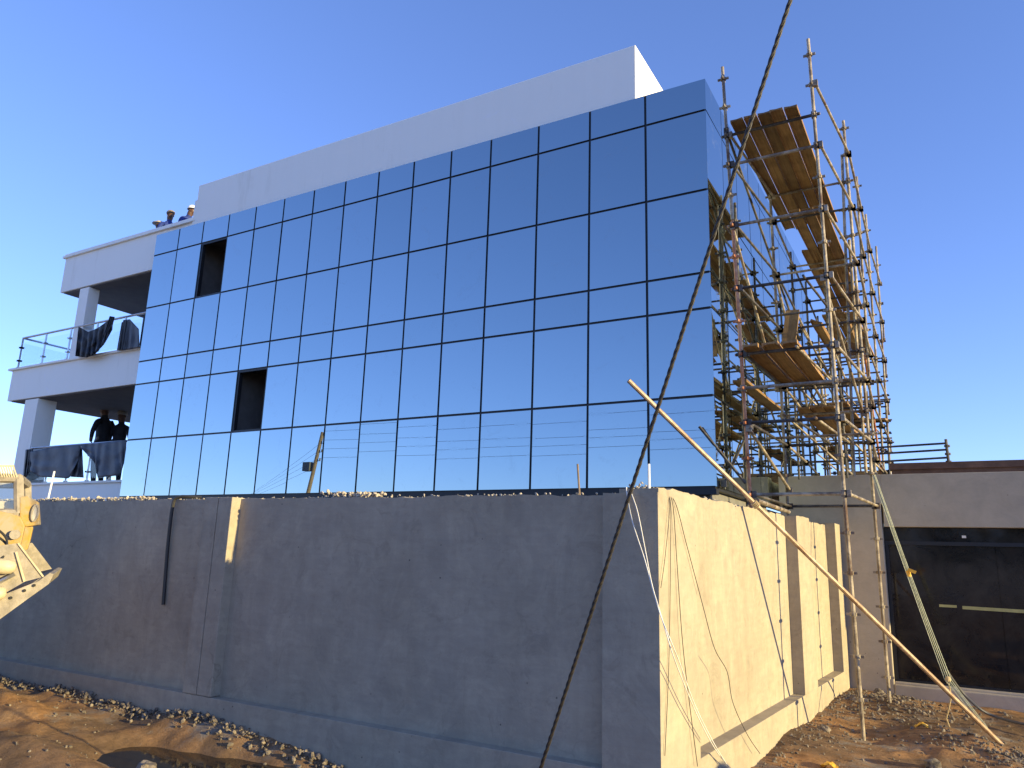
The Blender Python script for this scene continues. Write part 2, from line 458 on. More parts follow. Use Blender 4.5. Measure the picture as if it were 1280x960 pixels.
g = bpy.data.objects.new('ground', me); COL.objects.link(g); tag(g, kind='structure')
def gh(x, y): return float(ground_h(np.array([x]), np.array([y]))[0])

# wooded hill behind the camera, seen only as a reflection in the glass
hx = np.linspace(-1000, 700, 150); hy = np.linspace(-1150, -560, 50)
HX, HY = np.meshgrid(hx, hy, indexing='ij')
HZ = 88 * np.exp(-(((HX + 262) / 290) ** 2)) * np.exp(-(((HY + 860) / 190) ** 2)) + 70 * np.exp(-(((HX - 250) / 260) ** 2)) * np.exp(-(((HY + 860) / 190) ** 2)) + fbm(HX * .02, HY * .02, 5, 40) * 12 - 8
mb = MB()
ids = np.arange(HX.size).reshape(HX.shape)
mb.v = [tuple(v) for v in np.stack([HX, HY, HZ], -1).reshape(-1, 3)]
mb.f = [tuple(q) for q in np.stack([ids[:-1, :-1], ids[1:, :-1], ids[1:, 1:], ids[:-1, 1:]], -1).reshape(-1, 4).tolist()]
mb.mi = [0] * len(mb.f)
tag(mb.build('hill', M['hill'], smooth=True), kind='structure')

mb = MB()
pv = []
for k in range(40):
    a = 2 * math.pi * k / 40
    r = 1 + .10 * math.sin(3 * a + 1) + .06 * math.sin(7 * a)
    u_ = 2.1 * math.cos(a) * r; v_ = .85 * math.sin(a) * r
    pv.append((-6.0 + u_ * .978 - v_ * .208, 5.5 + u_ * .208 + v_ * .978, -.07))
mb.add(pv, [tuple(range(40))])
tag(mb.build('puddle_water', M['water']), kind='structure')

# ---------------------------------------------------------------- boundary walls
def ragged(mb, P0, d, n, L, z0, z1, thick, seed, amp=.025, step=.07):
    """a wall slab from P0 along d (length L), outer face at P0, thickness along -n, with an uneven top"""
    r = random.Random(seed); N = max(2, int(L / step))
    vs = []; fs = []
    for i in range(N + 1):
        u = L * i / N
        p = Vector((P0[0], P0[1], 0)) + Vector((d[0], d[1], 0)) * u
        q = p - Vector((n[0], n[1], 0)) * thick
        t = z1 + amp * (mnoise.noise(Vector((u * 1.1, seed, 0))) * 1.0) + r.uniform(-.4, .4) * amp
        t2 = t + r.uniform(-.5, .5) * amp
        vs += [(p.x, p.y, z0), (p.x, p.y, t), (q.x, q.y, t2), (q.x, q.y, z0)]
    for i in range(N):
        a = 4 * i; b_ = a + 4
        fs += [(a, b_, b_ + 1, a + 1), (a + 1, b_ + 1, b_ + 2, a + 2), (a + 2, b_ + 2, b_ + 3, a + 3), (a + 3, b_ + 3, b_, a)]
    fs += [(0, 1, 2, 3), (4 * N, 4 * N + 3, 4 * N + 2, 4 * N + 1)]
    mb.add(vs, fs)
YF = 6.12; CX = -2.125; WT = 2.6
wf = thing('boundary_wall', 'grey plastered boundary wall in shade below the mirror glass front, with pilasters and plinth', 'wall', (-8, YF, 0))
mb = MB(); ragged(mb, (-19, YF + .13), (1, 0), (0, -1), 19 - 2.62, .3, WT, .22, 1); mb.build('panel', M['plaster'], wf)
mb = MB(); mb.box((-19, YF, -.4), (CX - .012, YF + .36, .385)); mb.build('plinth', M['plaster'], wf, bevel=.006)
for i, (a, b_) in enumerate(((-13.1, -12.62), (-7.83, -7.35), (-2.62, -2.123))):
    mb = MB()
    c = (a + b_) / 2
    if i < 2:
        mb.box((a, YF - .003, .39), (c - .006, YF + .37, WT + .012)); mb.box((c + .006, YF - .003, .39), (b_, YF + .37, WT + .012)); mb.box((c - .007, YF + .02, .39), (c + .007, YF + .36, WT + .01))
    else:
        ragged(mb, (a, YF - .003), (1, 0), (0, -1), b_ - a, -.4, WT, .37, 9, .015)
    mb.build('pilaster', M['plaster'], wf, bevel=.008 if i < 2 else 0)
# side wall, running back to the gate
D2 = Vector((.053, .9986, 0)).normalized(); N2 = Vector((D2.y, -D2.x, 0))
def swp(u, o=0.0): p = Vector((CX, YF, 0)) + D2 * u + N2 * o; return (p.x, p.y)
LW = 8.15
ws = thing('boundary_wall', 'plastered boundary wall side lit bright by the low sun, running back to the dark gate', 'wall', (CX, 10, 0))
mb = MB(); ragged(mb, swp(.38, -.15), D2, N2, LW - .38, .3, 2.68, .2, 3, .03); mb.build('panel', M['plaster'], ws)
mb = MB()
c0 = Vector((*swp(.014), 0)); mb.obox(c0 + D2 * (LW - .014) / 2 - N2 * .17 + Vector((0, 0, -.01)), D2 * (LW - .014) / 2, N2 * .17, (0, 0, .372)); mb.build('plinth', M['plaster'], ws, bevel=.006)
for (u0, u1, z) in ((.012, .9, 2.63), (4.95, 5.75, 2.69), (7.7, 8.15, 2.72)):
    mb = MB(); ragged(mb, swp(u0, .002), D2, N2, u1 - u0, .364, z, .36, int(u0 * 10), .012); mb.build('pilaster', M['plaster'], ws)
# mortar crumbs along the wall tops: uncountable
_b = bmesh.new(); bmesh.ops.create_icosphere(_b, subdivisions=1, radius=1.0)
ICO_V = [v.co.copy() for v in _b.verts]; ICO_F = [tuple(v.index for v in f.verts) for f in _b.faces]; _b.free()
def lump(mb, c, r, rnd):
    """one irregular angular stone"""
    c = Vector(c); q = Matrix.Rotation(rnd.uniform(0, 6.28), 3, (rnd.uniform(-1, 1), rnd.uniform(-1, 1), rnd.uniform(-1, 1.01)))
    sx, sy, sz = r * rnd.uniform(.8, 1.4), r * rnd.uniform(.6, 1.0), r * rnd.uniform(.45, .8)
    mb.add([c + q @ Vector((v.x * sx * rnd.uniform(.75, 1.2), v.y * sy * rnd.uniform(.75, 1.2), v.z * sz * rnd.uniform(.75, 1.2))) for v in ICO_V], ICO_F)
R = random.Random(5)
mb = MB()
for _ in range(1600):
    x = R.uniform(-14, -2.15); k = R.random()
    dens = 1 if (-6.1 < x < -5.3 or x < -9.2) else .22
    if k > dens: continue
    hp = .05 if (-6.1 < x < -5.3) else (.03 if x < -9.2 else .0)
    lump(mb, (x, YF + .13 + R.uniform(.0, .2), WT + R.uniform(0, .02) + hp * R.random()), (R.uniform(.006, .03) if hp else R.uniform(.004, .02)), R)
for _ in range(320):
    p = swp(R.uniform(.05, LW), -.15 - R.uniform(0, .17)); lump(mb, (p[0], p[1], 2.66 + R.uniform(0, .03)), R.uniform(.005, .02), R)
tag(mb.build('mortar_rubble', M['mortar']), kind='stuff')

# broken stone along the wall feet
mb = MB()
def size(lo, hi, p=3.0): return lo + (hi - lo) * R.random() ** p
for _ in range(2000):
    x = R.uniform(-13, -3.0); y = 6.10 - abs(R.gauss(0, .085)) * (1 + .7 * mnoise.noise(Vector((x * 1.3, 9, 0)))); r = size(.006, .036, 2.6)
    if mnoise.noise(Vector((x * 1.9, 3, 0))) < -.25 and R.random() < .6: continue
    lump(mb, (x, y, gh(x, y) + r * .3 + max(0, y - 5.95) * R.random() * .35), r, R)
for _ in range(1600):
    x = R.gauss(.45, .5); y = R.gauss(10.75, .35); r = size(.004, .03, 3)
    lump(mb, (x, y, gh(x, y) + r * .2), r, R)
for _ in range(1100):
    y = R.uniform(6.6, 14.2); x = rw_x(y) + .03 + abs(R.gauss(0, .28)); r = size(.005, .028)
    lump(mb, (x, y, gh(x, y) + r * .15), r, R)
for _ in range(1300):
    x = R.gauss(-.95, .5); y = R.gauss(13.2, .6); r = size(.005, .045, 4)
    if x < rw_x(y) + .05 or y > 14.2: continue
    lump(mb, (x, y, gh(x, y) + r * .15), r, R)
for _ in range(1300):
    x = R.uniform(-1.6, 2.6); y = R.uniform(8.2, 13.9); r = size(.004, .03, 5)
    lump(mb, (x, y, gh(x, y) + r * .1), r, R)
for _ in range(900):
    x = R.uniform(-12, -4); y = R.uniform(4.0, 5.8); r = size(.004, .03, 5)
    if ((x + 6.1) / 1.9) ** 2 + ((y - 5.45) / .6) ** 2 < 1: continue
    lump(mb, (x, y, gh(x, y) + r * .1), r, R)
tag(mb.build('stone_rubble', M['stone']), kind='stuff')

# ---------------------------------------------------------------- the office building
GX, GY, GZ = -2.771, 10.424, 3.037
ZS = [9.401, 8.848, 7.513, 6.190, 5.638, 4.334, 3.037]        # horizontal joints, top to bottom
w1, w2 = .8721, .9767
CXS = [-16.271]
for i in range(15): CXS.append(CXS[-1] + (w1 if i < 11 else w2))
CXS[-1] = GX
bd = thing('office_building', 'three storey office block with blue mirror glass facade and white balconies', 'building', (-10, 14, 0))
YE = 19.6
OPEN = {(1, 2), (4, 4)}
Rg = random.Random(11)
JT = .019
def tilt_pane(p00, p10, p11, p01, nrm, th=.02, name='glass_pane'):
    vs = [Vector(p) for p in (p00, p10, p11, p01)]
    c = sum(vs, Vector()) / 4
    u = (vs[1] - vs[0]).normalized(); v = (vs[3] - vs[0]).normalized(); nrm = Vector(nrm)
    ta, tb = Rg.gauss(0, .0018), Rg.gauss(0, .0020)
    vs = [q + nrm * (ta * (q - c).dot(u) + tb * (q - c).dot(v)) for q in vs]
    m_ = MB(); m_.prism(vs, -nrm * th)
    return m_
for r in range(6):
    for c in range(15):
        if (r, c) in OPEN: continue
        x0, x1 = CXS[c] + JT, CXS[c + 1] - JT
        if c == 14: x1 = GX - .004
        if c == 0: x0 = CXS[0]
        z1, z0 = ZS[r] - (JT if r else .012), ZS[r + 1] + JT
        tilt_pane((x0, GY, z0), (x1, GY, z0), (x1, GY, z1), (x0, GY, z1), (0, -1, 0)).build('glass_pane', M['mirror'], bd)
# side glazing, ten bays deep
ys = [GY + .004] + [GY + .94 * k for k in range(1, 10)] + [YE]
side = MB()
for r in range(6):
    for c in range(len(ys) - 1):
        y0, y1 = ys[c] + (JT * .6 if c else 0), ys[c + 1] - JT * .6
        z1, z0 = ZS[r] - (JT * .6 if r else .012), ZS[r + 1] + JT * .6
        m_ = tilt_pane((GX, y0, z0), (GX, y1, z0), (GX, y1, z1), (GX, y0, z1), (1, 0, 0))
        if c < 2: m_.build('glass_pane', M['mirror'], bd)
        else: side.add(m_.v, m_.f)
o = side.build('side_glazing', M['mirror'], bd); o['kind'] = 'stuff'
fr = MB()
for x in CXS: fr.box((x - .035, GY + .024, ZS[-1] - .02), (x + .035 if x < GX - .1 else GX - .026, GY + .11, ZS[0] - .004))
for z in ZS: fr.box((CXS[0], GY + .025, z - .035), (GX - .027, GY + .105, z + (.035 if z < 9 else -.005)))
for y in ys[1:]: fr.box((GX - .11, y - .03, ZS[-1] - .02), (GX - .024, y + .03, ZS[0] - .004))
for z in ZS: fr.box((GX - .105, GY + .115, z - .03), (GX - .025, YE, z + (.03 if z < 9 else -.005)))
fr.box((CXS[0], GY - .01, ZS[-1] - .10), (GX - .004, GY + .12, ZS[-1] - .022))
fr.build('mullion_frame', M['black_frame'], bd)
# structure behind the glass
st = MB()
st.box((-16.2, GY + .13, 9.02), (GX - .12, YE, 9.38)); st.box((-16.2, GY + .13, 5.75), (GX - .12, YE, 6.1)); st.box((-16.2, GY + .13, 2.75), (GX - .12, YE, 2.98))
st.build('floor_slab', M['inside'], bd)
st = MB(); st.box((-16.2, 14.0, 2.98), (GX - .12, 14.2, 9.02)); st.box((-16.2, GY + .13, 2.98), (-16.0, YE, 9.38)); st.box((GX - .33, GY + .13, 2.98), (GX - .13, 14.0, 9.02))
for x in (-14.9, -13.1, -11.4): st.box((x, GY + .12, 2.98), (x + .12, 14.0, 9.02))
st.build('inner_wall', M['inside'], bd)
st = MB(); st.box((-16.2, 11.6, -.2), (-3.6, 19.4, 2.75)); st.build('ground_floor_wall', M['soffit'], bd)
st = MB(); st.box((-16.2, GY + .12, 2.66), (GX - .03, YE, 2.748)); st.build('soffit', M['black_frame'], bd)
# white parapet block on the roof
_a, _b = aty(249, 232, 10.62), aty(794, 56, 10.62)
PX0, PX1, PZ0, PZ1 = _a.x, _b.x, 9.2, _b.z
st = MB(); st.box((PX0, 10.62, PZ0), (PX1, 17.0, PZ1)); st.box((PX0 - .14, 10.66, 9.4), (PX0 - .003, 11.0, 10.2)); st.build('roof_parapet', M['white'], bd, bevel=.01)
st = MB(); st.box((GX - .05, GY + .03, 9.385), (CXS[0], GY + .2, 9.408)); st.box((GX - .2, GY + .2, 9.385), (GX - .03, YE, 9.408)); st.build('coping', M['black_frame'], bd)
# balcony slabs
YB, YBE = 10.7, 17.5
st = MB(); st.box((-20.7, YB, 8.67), (-16.28, YBE, 9.66)); st.build('roof_fascia', M['white'], bd, bevel=.01)
st = MB(); st.box((-20.76, YB - .06, 9.66), (PX0 - .002, YB + .22, 9.715)); st.box((-20.72, YB - .03, 9.715), (PX0 - .145, YB + .2, 9.77)); st.box((-16.275, YB + .01, 9.39), (PX0 - .002, YB + .18, 9.658)); st.build('coping', M['white'], bd)
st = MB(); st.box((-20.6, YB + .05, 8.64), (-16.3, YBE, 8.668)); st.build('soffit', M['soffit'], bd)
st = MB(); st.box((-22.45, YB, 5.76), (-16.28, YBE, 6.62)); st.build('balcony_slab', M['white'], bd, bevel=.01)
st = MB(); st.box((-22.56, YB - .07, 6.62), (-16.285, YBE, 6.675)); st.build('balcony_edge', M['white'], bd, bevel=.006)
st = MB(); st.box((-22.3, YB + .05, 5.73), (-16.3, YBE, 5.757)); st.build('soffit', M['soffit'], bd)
st = MB(); st.box((-22.4, YB, 2.4), (-16.28, YBE, 3.40)); st.build('balcony_slab', M['white'], bd, bevel=.01)
st = MB(); st.box((-22.45, YB - .05, 3.40), (-16.285, YBE, 3.455)); st.build('balcony_edge', M['white'], bd, bevel=.006)
st = MB(); st.box((-19.78, YB + .02, 6.68), (-19.37, YB + .32, 8.64)); st.build('column', M['white'], bd, bevel=.008)
st = MB(); st.box((-21.55, YB + .02, 3.458), (-20.92, YB + .52, 5.73)); st.build('column', M['white'], bd, bevel=.008)
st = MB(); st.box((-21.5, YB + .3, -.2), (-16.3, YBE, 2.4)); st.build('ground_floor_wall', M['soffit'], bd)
# balustrades: glass with steel posts and a top rail
def balustrade(pts, z0, h, spacing, name='balustrade'):
    root = MB()
    for (a, b_) in zip(pts[:-1], pts[1:]):
        a = Vector((*a, 0)); b_ = Vector((*b_, 0)); L = (b_ - a).length; n = max(1, round(L / spacing)); d = (b_ - a) / n
        root.tube([a + Vector((0, 0, z0 + h)), b_ + Vector((0, 0, z0 + h))], .028, 8)
        for i in range(n + 1):
            p = a + d * i
            root.tube([p + Vector((0, 0, z0)), p + Vector((0, 0, z0 + h))], .022, 6)
            root.tube([p + Vector((0, 0, z0)), p + Vector((0, 0, z0 + .03))], .05, 8)
            for zz in (.25, .68):
                root.obox(p + Vector((0, 0, z0 + h * zz)), (.05, 0, 0), (0, .05, 0), (0, 0, .02))
    rl = root.build(name, M['steel'], bd)
    gl = MB()
    for (a, b_) in zip(pts[:-1], pts[1:]):
        a = Vector((*a, 0)); b_ = Vector((*b_, 0)); L = (b_ - a).length; n = max(1, round(L / spacing)); d = (b_ - a) / n
        dn = d.normalized(); pn = Vector((-dn.y, dn.x, 0))
        for i in range(n):
            p = a + d * i
            gl.obox(p + d / 2 + Vector((0, 0, z0 + h * .46)), d / 2 - dn * .05, pn * .005, (0, 0, h * .38))
    gl.build('glass_panel', M['clear'], rl)
balustrade([(-22.25, 12.2), (-22.25, YB + .03), (-16.35, YB + .03)], 6.68, .88, 1.15)
balustrade([(-20.85, YB + .03), (-16.35, YB + .03)], 3.46, .92, .95)

# ---------------------------------------------------------------- gatehouse: lintel, pier, roof, gate
GP = 14.3
gh_ = thing('gatehouse', 'flat roofed gatehouse of grey plaster with deep lintel and pier beside the black gate', 'gatehouse', (0, GP, 0))
mb = MB(); mb.box((-1.0, GP, 2.69), (9.0, GP + .3, 3.57)); mb.box((-2.68, GP - .001, 3.06), (-.999, GP + .3, 3.572)); mb.build('lintel', M['lintel'], gh_, bevel=.01)
mb = MB(); mb.box((-1.56, GP - .004, -.3), (-1.03, GP + .35, 3.06)); mb.build('pier', M['lintel'], gh_, bevel=.015)
mb = MB(); mb.box((-2.68, GP + .06, 0), (-1.56, GP + .3, 3.06)); mb.build('recess_wall', M['lintel'], gh_)
mb = MB(); mb.box((-2.68, GP + .31, 3.3), (9, 26, 3.52)); mb.build('roof_slab', M['lintel'], gh_)
mb = MB(); mb.box((-.92, 16.0, 3.52), (9, 16.2, 3.83)); mb.box((-.95, 15.96, 3.83), (9, 16.24, 3.95)); mb.box((-.9, 16.2, 3.52), (9, 26, 3.9)); mb.build('roof_kerb', M['timber_red'], gh_)
mb = MB(); mb.box((-1.03, GP + .05, -.3), (9, GP + .9, .225)); mb.box((-1.03, GP - .02, -.3), (9, GP + .05, .19)); mb.build('threshold', M['lintel'], gh_, bevel=.02)
mb = MB(); mb.box((-1.03, GP + .35, 0.3), (-.97, 20, 3.0)); mb.build('inner_wall', M['lintel'], gh_)
gt = thing('gate', 'black glossy sheet metal sliding gate under the grey lintel', 'gate', (1, GP + .2, .23))
mb = MB(); mb.box((-1.03, GP + .16, .255), (.55, GP + .2, 2.40)); mb.box((.56, GP + .162, .255), (2.4, GP + .2, 2.40)); mb.box((2.41, GP + .16, .255), (5, GP + .2, 2.4)); mb.build('sheet_panel', M['gate'], gt)
mb = MB(); mb.box((-1.03, GP + .13, 2.40), (5, GP + .2, 2.46)); mb.box((-1.03, GP + .13, .228), (5, GP + .2, .258)); mb.box((-1.02, GP + .125, .26), (-.97, GP + .2, 2.4)); mb.build('gate_frame', M['black_frame'], gt)
mb = MB(); mb.box((-1.03, GP + .17, 2.46), (5, GP + .2, 2.69)); mb.box((-1.02, GP + .204, .26), (5, GP + .23, 2.68)); mb.build('top_panel', M['gate'], gt)
tl, tr = aty(1174, 757, GP + .155), aty(1196, 759, GP + .155); t2, t3 = aty(1203, 759, GP + .155), aty(1280, 766, GP + .155)
mb = MB(); mb.box((tl.x, GP + .154, tl.z - .02), (tr.x, GP + .157, tl.z + .02)); mb.build('tape_strip', M['tape'], gt)
mb = MB(); mb.obox(((t2.x + 1.7) / 2, GP + .156, t2.z - .015), ((1.7 - t2.x) / 2, 0, -.01), (0, .002, 0), (0, 0, .025)); mb.build('tape_strip', M['tape'], gt)
p = aty(1205, 671, GP + .15); mb = MB(); mb.box((p.x - .03, GP + .155, p.z - .02), (p.x + .03, GP + .165, p.z + .02)); mb.build('glint_patch', M['white_pvc'], gt)  # white glint on the gate sheet, drawn as a small pale plate

# ---------------------------------------------------------------- scaffolding
YR = [10.6, 12.93, 15.26, 17.59, 19.92, 22.2]
sc = thing('scaffold', 'tall rusty steel tube scaffold with many lifts beside the right end of the glass facade', 'scaffold', (-1.9, 15, 0))
def nodes(z0, z1):
    k = math.ceil((z0 - .455) / .4975); out = []
    while .455 + .4975 * k < z1 - .05: out.append(.455 + .4975 * k); k += 1
    return out
def standard(p0, p1, m='tube', r=.024):
    p0 = Vector(p0); p1 = Vector(p1); mb_ = MB()
    mb_.tube([p0, p1], r, 9)
    for z in nodes(p0.z + .1, p1.z):
        t = (z - p0.z) / (p1.z - p0.z); c = p0.lerp(p1, t)
        mb_.tube([c + Vector((0, 0, -.022)), c + Vector((0, 0, .022))], .045, 8)
        mb_.obox(c, (.085, 0, 0), (0, .012, 0), (0, 0, .016)); mb_.obox(c, (0, .085, 0), (.012, 0, 0), (0, 0, .016))
    mb_.build('standard', M[m], sc)
    return lambda z: p0.lerp(p1, (z - p0.z) / (p1.z - p0.z))
def cw(p0, p1, z):   # extend a line of two points to height z
    p0 = Vector(p0); p1 = Vector(p1); return p0.lerp(p1, (z - p0.z) / (p1.z - p0.z))
A = []; B = []
def std_px(t, b_, Y, zb, m='tube'):
    a = aty(*t, Y); c = aty(*b_, Y)
    return standard(cw(c, a, zb), a, m)
A.append(std_px((1010, 49), (1080, 930), 10.6, -.1))
A.append(std_px((1054, 151), (1113, 888), 12.93, -.05))
A.append(std_px((1070.6, 221), (1094, 590), 15.26, 3.52))
A.append(std_px((1082, 268), (1105, 590), 17.59, 3.9))
A.append(std_px((1095, 308), (1113, 590), 19.92, 3.9))
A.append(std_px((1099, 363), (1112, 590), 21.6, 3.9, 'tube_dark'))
_t, _b = aty(903, 84, 10.6), aty(938, 622, 10.6); _f = cw(_b, _t, 2.3)
standard(cw(_f, _t, 7.02), _t, 'tube'); standard(_f, cw(_f, _t, 7.0), 'tube_red')
B.append(lambda z: cw(_f, _t, z))
B.append(std_px((962, 232), (985, 640), 12.93, 2.4, 'tube'))
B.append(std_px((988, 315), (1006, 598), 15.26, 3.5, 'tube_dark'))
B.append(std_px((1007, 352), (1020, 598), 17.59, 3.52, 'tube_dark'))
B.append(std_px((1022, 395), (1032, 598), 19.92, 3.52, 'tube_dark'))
YA = [10.6, 12.93, 15.26, 17.59, 19.92, 21.6]
std_px((1052.5, 195), (1067.5, 590), 12.95, 3.4, 'tube')       # lapped second standard
std_px((1061.5, 300), (1082.5, 590), 12.98, 3.45, 'tube')
def mid_std(x, Y, z0, z1, m='tube_dark'): return standard((x, Y, z0), (x - .02, Y, z1), m)
I2 = mid_std(-2.62, 11.55, 2.4, 7.75)
standard((-1.78, 15.3, 3.52), (-1.80, 15.3, 7.6), 'tube_dark'); standard((-1.85, 17.62, 3.52), (-1.86, 17.62, 7.4), 'tube_dark')
standard((-2.0, 19.95, 3.52), (-2.0, 19.95, 6.6), 'tube'); standard((-1.55, 19.9, 3.52), (-1.55, 19.9, 6.2), 'tube_dark')
def bar(name, a, b_, r=.021, m='tube_dark', over=.05, clamps=True):
    a = Vector(a); b_ = Vector(b_); d = (b_ - a).normalized()
    mb_ = MB(); mb_.tube([a - d * over, b_ + d * over], r, 8)
    for q in ((a, b_) if clamps else ()):
        mb_.obox(q + Vector((0, 0, .0)), (.035, 0, 0), (0, .035, 0), (0, 0, .045))
    mb_.build(name, M[m], sc)
def zn(z):
    k = round((z - .455) / .4975); return .455 + .4975 * k
Rs = random.Random(3)
TR = {0: (8.5, 8.0, 6.96, 5.92, 4.95, 4.42, 3.94, 2.94), 1: (8.5, 7.95, 6.95, 5.92, 5.42, 4.93, 4.42, 3.94, 2.94),
      2: (7.92, 7.42, 6.93, 5.93, 5.43, 4.93, 4.44, 3.94), 3: (7.92, 6.93, 6.43, 5.93, 5.43, 4.93, 4.43), 4: (7.9, 6.9, 5.93, 5.43, 4.9, 4.4)}
for i in TR:
    for z in TR[i]:
        z = zn(z)
        bar('transom', B[i](z), A[i](z), .024 if i == 0 else .021, Rs.choice(('tube_dark', 'tube_dark', 'tube')), .07)
for i in range(5):
    for z in (8.9, 7.9, 6.92, 5.92, 4.93, 3.94) + ((2.94,) if i == 0 else ()):
        if i == 4 and z in (8.9,): continue
        z = zn(z); bar('ledger', A[i](z) + Vector((.05, 0, 0)), A[i + 1](z) + Vector((.05, 0, 0)), .021, 'tube', .03)
    if i < 4:
        for z in (8.4, 7.9, 6.92, 5.92, 4.93, 3.94) + ((2.94,) if i == 0 else ()):
            if i > 0 and z > 8: continue
            z = zn(z); bar('ledger', B[i](z) + Vector((.05, 0, 0)), B[i + 1](z) + Vector((.05, 0, 0)), .021, Rs.choice(('tube', 'tube_dark')), .03)
for k in range(16):
    i = Rs.choice((1, 2, 3, 4)); z = zn(Rs.choice((3.94, 4.44, 4.94, 5.43, 5.93))); f = Rs.uniform(.15, .85)
    pa = B[i](z); pb = A[i](z); dy = Vector((0, Rs.uniform(-.9, .9), 0))
    bar('transom', pa + dy, pb + dy, .019, Rs.choice(('tube', 'tube_dark')), .12, False)
for k in range(14):
    i = Rs.choice((0, 1, 2, 3)); z = zn(Rs.choice((3.94, 4.44, 4.94, 5.43, 5.93, 6.43))); f = Rs.uniform(.2, .8)
    bar('ledger', B[i](z).lerp(A[i](z), f), B[i + 1](z).lerp(A[i + 1](z), f), .018, Rs.choice(('tube', 'tube_dark')), .15, False)
for (x_, y_, z1_) in ((-2.3, 14.2, 6.2), (-1.5, 14.1, 5.9), (-2.1, 16.4, 6.6), (-1.4, 16.5, 5.2), (-2.35, 18.7, 6.3), (-1.7, 18.8, 5.6), (-2.2, 21.0, 6.0), (-1.7, 21.2, 5.4)):
    standard((x_, y_, 3.5), (x_ + Rs.uniform(-.03, .03), y_, z1_), Rs.choice(('tube', 'tube_dark')), .02)
for k in range(6):
    i = Rs.choice((1, 2, 3)); z = zn(Rs.choice((4.44, 4.94, 5.93))); bar('brace', B[i](z).lerp(A[i](z), Rs.random()), B[i + 1](z - .9).lerp(A[i + 1](z - .9), Rs.random()), .018, 'tube', .1, False)
# far end cross bars and long braces
for z in (6.4, 5.4, 4.9, 4.4): bar('transom', (-2.6, 21.6, z), A[5](z), .021, 'tube_dark', .1)
bar('brace', B[0](8.5), B[2](6.4) + Vector((.06, 0, 0)), .021, 'tube_dark')
bar('brace', B[0](6.9), B[1](4.9) - Vector((.06, 0, 0)), .021, 'tube')
bar('brace', B[1](7.0), B[3](4.5) + Vector((.06, 0, 0)), .021, 'tube')
bar('brace', A[0](5.9) - Vector((.05, 0, 0)), A[1](4.4) - Vector((.05, 0, 0)), .021, 'tube')
bar('brace', A[2](5.9) - Vector((.05, 0, 0)), A[3](4.0) - Vector((.05, 0, 0)), .021, 'tube_red')
bar('brace', B[2](5.4), A[3](3.95), .021, 'tube')
bar('brace', B[0](3.85) + Vector((.05, -.04, 0)), B[1](3.2) + Vector((.05, 0, 0)), .024, 'tube')
bar('brace', aty(874, 533, 10.35), aty(932, 604, 10.6), .021, 'tube_dark', .0, False)
bar('brace', (-2.72, 10.62, 3.1), (-2.35, 10.7, 3.9), .018, 'tube_dark', .0)

# planks: every board is a thing of its own
PG = 'loose scaffold planks'
SEC = ((-1, -1.25), (-.86, -1.2), (-.8, -.45), (0, -.2), (.8, -.45), (.86, -1.2), (1, -1.25), (1, 1.15), (0, .75), (-1, 1.15))
nS = len(SEC)
def plank(a, b_, w, lab, group=None, m='wood_y', th=.036, up=(0, 0, 1), tw=0):
    a = Vector(a); b_ = Vector(b_); d = (b_ - a).normalized(); up = Vector(up)
    s = d.cross(up).normalized(); up = s.cross(d)
    if tw: s, up = s * math.cos(tw) + up * math.sin(tw), up * math.cos(tw) - s * math.sin(tw)
    mb_ = MB(); L = (b_ - a).length; N = 6
    vs = []; fs = []
    for i in range(N + 1):
        c = a.lerp(b_, i / N) - Vector((0, 0, .012 * math.sin(math.pi * i / N)))
        for (u, v) in SEC: vs.append(c + s * u * w / 2 + up * v * th / 2)
    for i in range(N):
        for k in range(nS): fs.append((nS * i + k, nS * i + (k + 1) % nS, nS * i + nS + (k + 1) % nS, nS * i + nS + k))
    fs += [tuple(range(nS))[::-1], tuple(nS * N + k for k in range(nS))]
    mb_.add(vs, fs)
    return tag(mb_.build('scaffold_plank', M[m]), lab, 'plank', group)
def deck(x0, x1, y0, y1, z, n, labs, group, seed, slope=0, gap=.013, th=.04):
    r = random.Random(seed); wd = (x1 - x0) / n
    for i in range(n):
        x = x0 + wd * (i + .5); j = r.uniform(-.06, .06)
        zz = z + .012 + (i % 2) * .014 + r.uniform(0, .012)
        plank((x + r.uniform(-.015, .015), y0 + j, zz), (x + .03 + r.uniform(-.02, .02), y1 + r.uniform(-.08, .08), zz + slope + r.uniform(-.005, .01)), wd - gap - r.uniform(.0, .007), labs if isinstance(labs, str) else labs[i], group, th=th, tw=r.uniform(-.07, .07))
G1 = 'planks of the topmost scaffold deck'
deck(-2.40, -1.42, 10.38, 14.55, zn(8.5) + .045, 5, ['brown plank of the topmost scaffold deck, nearest the glass facade', 'brown plank second from the glass in the topmost scaffold deck', 'middle brown plank of the five in the topmost scaffold deck', 'brown plank second from the outer edge of the topmost scaffold deck', 'sunlit outer edge plank of the topmost scaffold deck'], G1, 1, -.03)
G2 = 'planks of the second high scaffold deck'
deck(-2.10, -1.42, 14.6, 18.9, zn(7.9) + .045, 3, ['inner plank of the high scaffold deck behind the topmost one', 'middle plank of the high scaffold deck behind the topmost one', 'outer plank of the high scaffold deck behind the topmost one'], G2, 2)
deck(-2.15, -1.45, 17.4, 21.6, zn(7.42) + .045, 3, 'brown plank in the farthest scaffold deck', 'planks of the farthest scaffold deck', 3)
deck(-2.0, -1.42, 12.8, 16.2, zn(8.0) + .045, 3, 'brown plank in the deck overlapping just under the topmost scaffold deck', 'planks just under the topmost deck', 8)
G4 = 'planks of the middle scaffold deck'
deck(-2.36, -1.62, 10.42, 13.05, zn(4.95) + .045, 3, ['inner wide plank of the mid height scaffold deck, next to the red standard', 'middle wide plank of the mid height scaffold deck at the front', 'outer thick sunlit plank of the mid height scaffold deck at the front'], G4, 4, 0, .03, .05)
